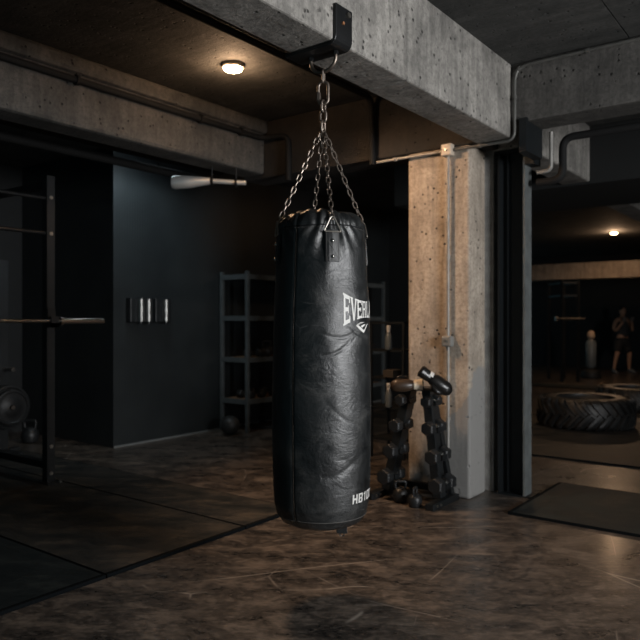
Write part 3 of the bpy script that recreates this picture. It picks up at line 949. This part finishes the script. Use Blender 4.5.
def kettlebell(x, y, z, r, label, group=None, rz=0):
    t = empty('kettlebell', (x, y, z), label, 'kettlebell', group)
    MB().lathe([(r * .55, 0), (r * .82, r * .16), (r, r * .75), (r * .93, r * 1.25), (r * .6, r * 1.7), (r * .2, r * 1.85)], (x, y, z), n=24).build('bell', M['iron'], t, smooth=True)
    u = Vector((math.cos(rz), math.sin(rz), 0))
    c = Vector((x, y, z + r * 1.55))
    pts = bent([c - u * r * .55, c - u * r * .72 + Vector((0, 0, r * 1.0)), c + u * r * .72 + Vector((0, 0, r * 1.0)), c + u * r * .55], r * .38)
    MB().tube(pts, r * .17, 10).build('handle', M['iron'], t, smooth=True)
    return t
kettlebell(-2.70, 4.60, 0, .062, 'larger black kettlebell on the floor between the rack feet, left one', rz=YAW)
kettlebell(-2.54, 4.54, 0, .056, 'smaller black kettlebell on the floor between the rack feet, right one', rz=YAW + 1.1)

# boxing gloves on top of the rack
def glove(c, d, up, label, tan=False, s=1.0):
    """d: from cuff to knuckles"""
    d = Vector(d).normalized(); up = Vector(up); up = (up - d * up.dot(d)).normalized(); sd = d.cross(up)
    t = empty('boxing_glove', c, label, 'boxing glove', 'boxing gloves on the dumbbell rack')
    c = Vector(c)
    def S(x, a, b, oz=0): return (c + d * x * s + up * oz * s, sd * a * s, up * b * s)
    MB().loft([S(-.02, .036, .032), S(.0, .046, .040), S(.04, .058, .050, .002), (c + d * .09 * s, sd * .060 * s, up * .053 * s),
               (c + d * .135 * s + up * .003 * s, sd * .057 * s, up * .052 * s), S(.165, .046, .042, .002), S(.183, .026, .025, .0), S(.188, .008, .008, 0)], 20).build('mitt', M['glove_warm_lit'] if tan else M['glove'], t, smooth=True, angle=180)
    MB().loft([S(.02, .012, .012, 0)[:0] or (c + d * .02 * s + sd * .045 * s, up * .014 * s, d * .010 * s + sd * .01 * s),
               (c + d * .045 * s + sd * .066 * s, up * .022 * s, (d * .2 - sd).normalized() * .019 * s),
               (c + d * .085 * s + sd * .076 * s, up * .023 * s, (-sd) * .020 * s),
               (c + d * .118 * s + sd * .068 * s, up * .019 * s, (-sd) * .017 * s),
               (c + d * .134 * s + sd * .058 * s, up * .006 * s, (-sd) * .006 * s)], 14).build('thumb', M['glove'], t, smooth=True, angle=180)
    cf = MB().loft([S(-.105, .047, .040), S(-.10, .050, .043), S(-.02, .043, .037), S(-.012, .040, .034)], 20).build('cuff', M['glove'], t, smooth=True, angle=50)
    # patch on the cuff that follows its curve
    mb = MB(); g = []
    for i in range(5):
        row = []
        for k in range(9):
            a = R(90 - 75 + 150 * k / 8); x = -.095 + .075 * i / 4
            f = 1 + (-.095 - x) * 1.9 * .85
            row.append(mb.bm.verts.new(c + d * x * s + sd * math.cos(a) * .0515 * f * s + up * math.sin(a) * .0445 * f * s))
        g.append(row)
    for i in range(4):
        for k in range(8): mb.quad((g[i][k], g[i][k + 1], g[i + 1][k + 1], g[i + 1][k]))
    mb.build('cuff_label', M['label_cream'] if tan else M['glove'], t)
    if not tan:
        mb = MB(); g = []
        for i in range(3):
            row = []
            for k in range(5):
                a = R(70 + 55 * k / 4); x = -.035 + .03 * i / 2
                row.append(mb.bm.verts.new(c + d * x * s + sd * math.cos(a) * .0500 * s + up * math.sin(a) * .0435 * s))
            g.append(row)
        for i in range(2):
            for k in range(4): mb.quad((g[i][k], g[i][k + 1], g[i + 1][k + 1], g[i + 1][k]))
        mb.build('cuff_label', M['white_print'], t)
    return t
glove(P(411.5, 385, 5.16), -RT + FW * .05 + Vector((0, 0, -.03)), Vector((0, 0, .35)) + B_, 'black boxing glove coloured brown for warm light, with cream cuff label, left one on the rack', True, .84)
glove(P(431.5, 378.5, 5.04), RT * .85 + Vector((0, 0, -.62)), Vector((0, 0, .6)) + B_ * .9 + RT * .3, 'black boxing glove leaning across the left one, right one on the rack', False, .95)

# ------------------------------------------------------------------ tires
def tire(x, y, z0, Ro, H, label, lugs=30, seed=0):
    t = empty('tractor_tire', (x, y, z0), label, 'tire', 'tractor tires lying on the floor')
    Rt = Ro - .045; Ri = Ro * .54
    prof = [(Rt, H * .16), (Rt + .005, H * .5), (Rt, H * .84), (Rt - .03, H * .94), (Rt - .10, H * .995), (Rt - .2, H * .97), (Ri + .03, H * .86), (Ri, H * .80), (Ri + .03, H * .7), (Rt - .1, H * .6), (Rt - .1, H * .4), (Ri + .03, H * .3), (Ri, H * .2), (Ri + .03, H * .14), (Rt - .2, H * .03), (Rt - .10, 0.0), (Rt - .03, H * .06)]
    MB().lathe(prof, (x, y, z0), n=96, closed=True).build('carcass', M['tire'], t, smooth=True, angle=60)
    mb = MB()
    for half in (0, 1):
        for k in range(lugs):
            a0 = 2 * PI * (k + .5 * half) / lugs
            pts = []
            for i in range(8):
                q = i / 7
                zz_ = H * (.03 + .52 * q) if half == 0 else H * (.97 - .52 * q)
                aa = a0 + .27 * (q ** 1.25)
                edge = max(0, .22 - q) / .22
                rad = Ro - .045 * edge ** 1.4
                pts.append((aa, rad, zz_))
            rows_ = []
            for (aa, rad, zz_) in pts:
                wa = .052 / Ro / 1
                row = []
                for (da, rr) in ((-wa * .62, Rt - .02), (-wa * .42, rad), (wa * .42, rad), (wa * .62, Rt - .02)):
                    row.append(mb.bm.verts.new((x + math.cos(aa + da) * rr, y + math.sin(aa + da) * rr, z0 + zz_)))
                rows_.append(row)
            for a_, b_ in zip(rows_, rows_[1:]):
                for c_ in range(3): mb.quad((a_[c_], a_[c_ + 1], b_[c_ + 1], b_[c_]))
            mb.quad(rows_[0]); mb.quad(rows_[-1][::-1])
    mb.build('tread', M['tire'], t)
    return t
tire(-2.66, 9.28, .02, .61, .39, 'big tractor tire lying flat on the rubber mat, nearer of the two')
tire(-2.55, 11.6, 0, .60, .36, 'tractor tire lying flat on the floor behind the nearer tire', seed=2)

# ------------------------------------------------------------------ shelving
def shelf_unit(y0, y1, label):
    x0, x1 = -6.32, -5.84
    t = empty('storage_shelf', ((x0 + x1) / 2, (y0 + y1) / 2, 0), label, 'shelf', 'steel shelving units along the black wall')
    for x in (x0 + .02, x1 - .02):
        for y in (y0 + .02, y1 - .02):
            MB().box(x - .022, x + .022, y - .022, y + .022, 0, 2.01).build('post', M['shelf_grey'], t, bevel=.003)
    for z in (1.96, 1.44, .92, .40):
        s_ = MB().box(x0 + .042, x1 - .0, y0 + .045, y1 - .045, z - .035, z).box(x1 - .012, x1 + .004, y0 + .04, y1 - .04, z - .05, z + .012).box(x0+.04, x1-.04, y0, y0 + .02, z - .05, z + .012).build('shelf', M['shelf_grey'], t)
        if z < 1: MB().box(x0 + .05, x1 - .02, y0 + .05, y1 - .05, z + .0002, z + .006).build('board', M['wood'], s_)
    return t
shelf_unit(6.24, 7.84, 'grey steel shelving unit against the black wall, left of the bag')
shelf_unit(7.86, 9.46, 'grey steel shelving unit against the black wall, farther one right behind the bag')
for k, y in enumerate((6.42, 6.60, 6.78, 6.98, 7.2)):
    kettlebell(-6.0 + .05 * (k % 2), y, .926, .062 + .008 * (k % 3), 'small black kettlebell in the row on the middle shelf left of the bag', 'kettlebells on the middle shelf', rz=.4 * k)
for k, y in enumerate((6.40, 6.60, 6.82, 7.04, 7.26)):
    dumbbell(-6.02, y, .406 + .052, .06, .26, 'black hex dumbbell in the row on the low shelf left of the bag', 'dumbbells on the low shelf', axis='x')
for k, y in enumerate((8.9, 9.08, 9.26)):
    kettlebell(-6.0, y, .406, .075, 'black kettlebell on the low shelf of the farther unit, right of the bag', 'kettlebells on the far low shelf', rz=.6 * k)
for k, y in enumerate((8.85, 9.05, 9.25)):
    dumbbell(-6.02, y, .926 + .05, .056, .25, 'black hex dumbbell on the middle shelf of the farther unit, right of the bag', 'dumbbells on the far middle shelf', axis='x')
mb = MB().ball((-5.93, 6.03, .118), .118, n=28)
ballo = mb.build('medicine_ball', plain('ball_rubber', (.02, .021, .021), .5, bmp=.5, bscale=50), None, smooth=True, angle=180)
tag(ballo, 'black medicine ball on the floor at the foot of the left shelving unit', 'ball')
for k, y in enumerate((6.5, 6.75)):
    MB().cyl((-6.02, y, .0), (-6.02, y, .05), .21, 30).build('x', M['iron'], None) if False else None
pl = MB().lathe([(.025, .0), (.18, .0), (.19, .01), (.19, .035), (.17, .045), (.06, .03), (.025, .04)], (-6.0, 6.75, 0), n=36).build('weight_plate', M['iron'], None, smooth=True)
tag(pl, 'weight plate lying on the floor under the left shelving unit', 'weight plate')

# wall holders on the black block
for k, (y0, y1) in enumerate(((4.80, 5.12), (5.15, 5.38))):
    t = empty('wall_dispenser', (-6.34, (y0 + y1) / 2, 1.37), ['wider glossy black wall dispenser with two chrome tubes, left one on the wall block',
              'narrower glossy black wall dispenser with one chrome tube, right one on the wall block'][k], 'dispenser')
    MB().box(-6.338, -6.25, y0, y1, 1.37, 1.65).build('housing', M['post_black'], t, bevel=.012)
    ys = (y0 + .13, y0 + .235) if k == 0 else ((y0 + y1) / 2 + .02,)
    for y in ys:
        q = MB().cyl((-6.235, y, 1.385), (-6.235, y, 1.635), .038, 20).build('tube', M['tube_steel'], t, smooth=True)
        MB().cyl((-6.235, y, 1.355), (-6.235, y, 1.385), .018, 12).build('spout', M['black_metal'], q, smooth=True)

# ------------------------------------------------------------------ power rack at left
pr = empty('power_rack', (-5.36, 3.27, .02), 'black steel power rack with perforated upright at the left edge', 'power rack')
def upright(x, y, h=2.62):
    mb = MB().box(x - .036, x + .036, y - .036, y + .036, .03, h)
    nb = len(mb.bm.faces)
    z = .14
    while z < h - .05:
        mb.cyl((x + .0355, y, z), (x + .0372, y, z), .011, 12)
        mb.cyl((x, y - .0355, z), (x, y - .0372, z), .011, 12)
        z += .075
    mb.bm.faces.ensure_lookup_table()
    for f in mb.bm.faces[nb:]: f.material_index = 1
    o = mb.build('upright', M['black_metal'], pr)
    o.data.materials.append(M['black_matte'])
    MB().box(x - .07, x + .09, y - .06, y + .06, .0205, .03).build('foot_plate', M['black_metal'], o)
    return o
u1 = upright(-5.36, 3.27); u2 = upright(-5.36, 2.05); upright(-6.6, 3.27); upright(-6.6, 2.05)
for z in (.20, .42, 2.50, 2.28) if False else (.105, .33, 2.435, 2.13):
    y_, x_ = 3.27 - (.036 if z > 2 else 0), -5.36
    MB().cyl((x_ + .036, 3.27, z), (x_ + .046, 3.27, z), .017, 6).build('bolt', M['brass_head'], u1)
MB().cyl((-5.25, 3.31, .03), (-5.25, 3.31, .045), .014, 6).build('anchor_bolt', M['brass_head'], u1)
for z in (2.43, 2.135):
    MB().tube([(-5.36, 3.24, z), (-5.36, 2.08, z)], .017, 12).build('pull_up_bar', M['steel_dark'], pr, smooth=True)
for y in (3.27, 2.05):
    MB().box(-6.565, -5.396, y - .03, y + .03, .14, .20).build('base_beam', M['black_metal'], pr, bevel=.004)
    MB().box(-6.565, -5.396, y - .03, y + .03, 2.52, 2.58).build('top_beam', M['black_metal'], pr, bevel=.004)
for y in (3.27, 2.05):
    MB().box(-5.324, -5.312, y - .035, y + .035, 1.34, 1.50).box(-5.324, -5.26, y - .035, y + .035, 1.34, 1.375).box(-5.272, -5.26, y - .035, y + .035, 1.34, 1.43).build('bar_hook', M['steel_dark'], pr)
bb = empty('barbell', (-5.29, 2.66, 1.40), 'long steel barbell resting on the hooks of the power rack', 'barbell')
MB().cyl((-5.29, 1.99, 1.392), (-5.29, 3.33, 1.392), .015, 16).build('shaft', M['chrome'], bb, smooth=True)
for s_ in (1, -1):
    c = 2.66
    MB().cyl((-5.29, c + s_ * .67, 1.392), (-5.29, c + s_ * .695, 1.392), .038, 20).build('collar', M['chrome'], bb, smooth=True)
    MB().cyl((-5.29, c + s_ * .695, 1.392), (-5.29, c + s_ * 1.10, 1.392), .025, 20).build('sleeve', M['chrome'], bb, smooth=True)

# plate tree behind the rack: pole with pegs and plates
pt = P(2, 440, 7.2); px, py = pt.x, pt.y
tr = empty('plate_stand', (px, py, 0), 'grey plate storage stand with peg and weight plates behind the rack, far left', 'rack')
MB().box(px - .045, px + .045, py - .045, py + .045, .0205, 2.02).build('pole', M['post_black'], tr, bevel=.004)
mm = Matrix.Translation((px, py, 0))
MB().box(px - .35, px + .35, py - .04, py + .04, .0205, .05).box(px - .04, px + .04, py - .35, py + .18, .0205, .05).build('base', M['black_metal'], tr)
pegd = (RT * .8 - FW * .6).normalized()
for z in (.89, .50):
    MB().cyl(Vector((px, py, z)), Vector((px, py, z)) + pegd * .22, .022, 14).build('peg', M['chrome'], tr, smooth=True)
def plate(c, d, r, label, th=.05):
    d = Vector(d).normalized(); a, b, _ = frame_from(d); c = Vector(c)
    mb = MB(); rings_ = []
    for rr, h in [(.027, -th / 2), (r * .45, -th * .45), (r * .5, -th * .3), (r * .85, -th * .3), (r * .9, -th / 2), (r, -th * .42), (r, th * .42), (r * .9, th / 2), (r * .85, th * .3), (r * .5, th * .3), (r * .45, th * .45), (.027, th / 2)]:
        rings_.append([mb.bm.verts.new(c + d * h + (a * math.cos(2 * PI * k / 40) + b * math.sin(2 * PI * k / 40)) * rr) for k in range(40)])
    for r0, r1 in zip(rings_, rings_[1:] + rings_[:1]):
        for k in range(40): mb.quad((r0[k], r0[(k + 1) % 40], r1[(k + 1) % 40], r1[k]))
    o = mb.build('weight_plate', M['iron'], None, smooth=True)
    o['label'] = label; o['category'] = 'weight plate'; o['group'] = 'weight plates on the plate stand'
    return o
for k, (off, r) in enumerate(((.075, .225), (.13, .225), (.185, .18))):
    plate(Vector((px, py, .50 - .0)) + pegd * off, pegd, r, ['black weight plate on the lower peg of the plate stand, innermost', 'black weight plate on the lower peg of the plate stand, middle one',
          'smaller black weight plate on the lower peg of the plate stand, outermost'][k], .048)
kp = P(30, 443, 7.85)
kettlebell(kp.x, kp.y, 0, .10, 'black kettlebell on the floor behind the left rack beside the plates', rz=YAW)

# ------------------------------------------------------------------ cart with bottles seen between bag and column
q = P(396, 330, 7.1)
ct = empty('storage_cart', (q.x, q.y, 0), 'dark narrow storage cart with shelves between the bag and the column', 'cart')
mm = Matrix.Translation((q.x, q.y, 0)) @ Matrix.Rotation(0, 4, 'Z')
for sx in (-1, 1):
    for sy in (-1, 1):
        MB().box(sx * .19 - .012, sx * .19 + .012, sy * .17 - .012, sy * .17 + .012, .0, 1.38, mm).build('post', M['post_black'], ct)
for z in (.20, .52, .82, 1.10, 1.38):
    MB().box(-.2, .2, -.18, .18, z - .02, z, mm).build('shelf', M['post_black'], ct)
def bottle(c, label, h=.24):
    t = empty('spray_bottle', c, label, 'bottle')
    MB().lathe([(.030, 0), (.034, .01), (.034, h * .5), (.026, h * .66), (.013, h * .74)], c, n=18).build('body', M['plastic_grey'], t, smooth=True)
    MB().lathe([(.017, h * .74), (.017, h * .84), (.022, h * .86), (.022, h), (.016, h * 1.02)], c, n=16).build('cap', M['plastic_white'], t, smooth=True)
for y_, z in ((338, 1.10), (396, .52)):
    pq = P(388.5, y_, 6.95)
    bottle((pq.x, pq.y, z), ['pale capped bottle on the upper shelf of the dark cart', 'pale capped bottle on a low shelf of the dark cart'][z < 1])
g3 = P(392, 372, 6.95)
bx = MB().box(-.06, .06, -.08, .08, .82, .90, Matrix.Translation((g3.x, g3.y, 0)))
tag(bx.build('small_box', plain('box_dark', (.05, .04, .03), .6), None, bevel=.006), 'small dark box on the middle shelf of the dark cart', 'box')

# ------------------------------------------------------------------ far right bay: rack, bar, standing bag
fr_ = P(570, 372, 15.5)
pr2 = empty('power_rack', (fr_.x, fr_.y, 0), 'distant dark power rack in the far bay left of the boxer', 'power rack')
for dx, dy in ((-.18, 0), (.18, 0), (-.18, .9), (.18, .9)):
    p_ = fr_ + RT * dx + FW * dy
    MB().box(p_.x - .03, p_.x + .03, p_.y - .03, p_.y + .03, 0, 2.30).build('upright', M['black_metal'], pr2)
for z in (2.24, 1.95):
    a_ = fr_ - RT * .18; b_ = fr_ + RT * .18
    MB().bar((a_.x, a_.y, z), (b_.x, b_.y, z), .04, .04).build('crossbar', M['black_metal'], pr2)
    for s__ in (-.18, .18):
        a_ = fr_ + RT * s__; b_ = a_ + FW * .9
        MB().bar((a_.x, a_.y, z), (b_.x, b_.y, z), .04, .04).build('side_bar', M['black_metal'], pr2)
b0 = fr_ - FW * .08 - RT * .36; b1 = fr_ - FW * .08 + RT * .30
bb2 = empty('barbell', (b0.x, b0.y, 1.43), 'distant barbell on the rack left of the boxer', 'barbell')
MB().cyl((b0.x, b0.y, 1.43), (b1.x, b1.y, 1.43), .02, 10).build('shaft', M['chrome'], bb2)
MB().cyl(Vector((b0.x, b0.y, 1.43)), Vector((b0.x, b0.y, 1.43)) + RT * .05, .05, 12).build('collar', M['chrome'], bb2)
sbp = P(591, 372, 16.5)
sb = empty('free_standing_bag', (sbp.x, sbp.y, 0), 'distant slim standing strike bag with pale head beside the boxer', 'punching bag')
MB().lathe([(.22, 0), (.24, .05), (.2, .18), (.08, .25)], (sbp.x, sbp.y, 0), n=20).build('base', M['black_matte'], sb, smooth=True)
MB().lathe([(.08, .25), (.12, .3), (.12, .85), (.08, .92)], (sbp.x, sbp.y, 0), n=20).build('body', M['plastic_grey'], sb, smooth=True)
MB().ball((sbp.x, sbp.y, 1.03), .09, .09, .12).build('head', plain('head_tan', (.4, .3, .22), .6), sb, smooth=True)

# ------------------------------------------------------------------ boxer
fp = P(622, 372, 18.3)
yawp = YAW + .1
pe = empty('person', (fp.x, fp.y, 0), 'person in black tank top and shorts standing in boxing guard, far right', 'person')
PM = Matrix.Translation((fp.x, fp.y, 0)) @ Matrix.Rotation(yawp, 4, 'Z') @ Matrix.Scale(1.0, 4)
def skin_mesh(name, verts, edges, mat, parent, root=0, sub=2):
    me = bpy.data.meshes.new(name)
    me.from_pydata([PM @ Vector(v[:3]) - Vector((fp.x, fp.y, 0)) for v in verts], edges, [])
    o = bpy.data.objects.new(name, me); C.objects.link(o); o.parent = parent
    sk = o.modifiers.new('skin', 'SKIN')
    for i, v in enumerate(verts):
        me.skin_vertices[0].data[i].radius = (v[3], v[3] if len(v) < 5 else v[4])
    me.skin_vertices[0].data[root].use_root = True
    sk.use_smooth_shade = True
    s2 = o.modifiers.new('sub', 'SUBSURF'); s2.levels = sub; s2.render_levels = sub
    me.materials.append(mat)
    return o
# local frame: facing -Y (towards the camera), +X image right
V = [(0, 0, .93, .125, .10), (0, .0, 1.08, .115, .085), (0, -.01, 1.25, .135, .095), (0, -.01, 1.40, .12, .075), (0, -.01, 1.49, .055), (0, -.02, 1.55, .055),
     (.17, -.01, 1.40, .062), (-.17, -.01, 1.40, .062), (.27, -.04, 1.17, .046), (-.27, -.06, 1.17, .046), (.235, -.09, 1.11, .042), (-.235, -.11, 1.11, .042),
     (.13, -.25, 1.36, .03), (-.13, -.29, 1.36, .03),
     (.11, 0, .84, .085), (-.11, -.02, .84, .085), (.20, -.02, .50, .058), (-.19, -.10, .50, .058), (.21, .02, .36, .054), (-.21, -.06, .36, .054), (.24, .06, .10, .035), (-.24, -.03, .10, .035), (.25, .02, .045, .04), (-.25, -.07, .045, .04), (.27, -.12, .035, .036), (-.27, -.20, .035, .036)]
E = [(0, 1), (1, 2), (2, 3), (3, 4), (4, 5), (3, 6), (3, 7), (6, 8), (7, 9), (8, 10), (9, 11), (10, 12), (11, 13), (0, 14), (0, 15), (14, 16), (15, 17), (16, 18), (17, 19), (18, 20), (19, 21), (20, 22), (21, 23), (22, 24), (23, 25)]
body = skin_mesh('body', V, E, M['skin'], pe)
# head with features
mb = MB()
hc_ = Vector((0, -.03, 1.635))
mb.ball(hc_, .078, .095, .115, n=20, M=None)
mb.ball(hc_ + Vector((0, -.02, -.06)), .058, .070, .06, n=16)
mb.ball(hc_ + Vector((0, -.098, -.012)), .013, .020, .026, n=10)
for s_ in (-1, 1): mb.ball(hc_ + Vector((s_ * .078, .005, -.005)), .012, .022, .032, n=10)
mb.bm.transform(PM); mb.build('head', M['skin'], pe, smooth=True, angle=180)
mb = MB()
for s_ in (-1, 1): mb.ball(hc_ + Vector((s_ * .03, -.086, .012)), .012, .009, .007, n=8)
mb.ball(hc_ + Vector((0, -.088, -.055)), .022, .008, .006, n=8)
mb.bm.transform(PM); mb.build('eyes_and_mouth', M['hair'], pe, smooth=True)
mb = MB(); mb.ball(hc_ + Vector((0, .018, .035)), .086, .096, .095, n=20); mb.bm.transform(PM); mb.build('hair', M['hair'], pe, smooth=True)
for s_, wx, wy in ((1, .13, -.25), (-1, -.13, -.29)):
    wz = 1.36
    hb = Vector((wx - s_ * .012, wy - .02, wz + .05))
    mb = MB(); mb.ball(hb, .042, .030, .048, n=14)
    for k in range(4):
        kx = hb.x + (k - 1.5) * .021
        L_ = (.9, 1, .96, .8)[k]
        mb.tube([(kx, hb.y, hb.z + .02), (kx, hb.y - .012, hb.z + .058 * L_), (kx, hb.y - .042, hb.z + .060 * L_), (kx, hb.y - .050, hb.z + .028), (kx, hb.y - .030, hb.z + .012)], [.012, .0115, .011, .010, .009], 8)
    mb.tube([(hb.x - s_ * .03, hb.y - .01, hb.z - .015), (hb.x - s_ * .046, hb.y - .035, hb.z + .005), (hb.x - s_ * .03, hb.y - .058, hb.z + .02), (hb.x - s_ * .008, hb.y - .062, hb.z + .018)], [.014, .013, .012, .010], 8)
    mb.bm.transform(PM); tag(mb.build('hand', M['wrap'], pe, smooth=True), 'wrapped fist')
VT = [(0, 0, .92, .175, .14), (0, 0, 1.08, .160, .125), (0, -.01, 1.25, .175, .135), (0, -.01, 1.37, .150, .11), (.085, -.01, 1.45, .055), (-.085, -.01, 1.45, .055)]
skin_mesh('tank_top', VT, [(0, 1), (1, 2), (2, 3), (3, 4), (3, 5)], M['cloth_grey'], pe)
VS = [(0, 0, .97, .165, .13), (0, 0, .88, .165, .13), (.12, 0, .76, .12), (-.12, -.02, .76, .12), (.18, -.01, .52, .11), (-.175, -.08, .52, .11)]
skin_mesh('shorts', VS, [(0, 1), (1, 2), (1, 3), (2, 4), (3, 5)], M['cloth'], pe)
for s_, (x_, y_) in ((1, (.25, .06)), (-1, (-.25, -.03))):
    mb = MB()
    mb.loft([((x_, y_ + .05, .05), (.03, 0, 0), (0, 0, .045)), ((x_ + s_ * .003, y_, .062), (.044, 0, 0), (0, 0, .062)), ((x_ + s_ * .012, y_ - .09, .045), (.048, 0, 0), (0, 0, .045)), ((x_ + s_ * .02, y_ - .17, .034), (.045, 0, 0), (0, 0, .034)), ((x_ + s_ * .024, y_ - .22, .024), (.02, 0, 0), (0, 0, .02))], 16)
    mb.bm.transform(PM); mb.build('shoe', M['sole'], pe, smooth=True)

# ------------------------------------------------------------------ colour management
sc = bpy.context.scene
sc.view_settings.view_transform = 'Standard'
sc.view_settings.look = 'None'
sc.view_settings.exposure = 0.0
sc.view_settings.gamma = 1.0
sc.view_settings.use_curve_mapping = False
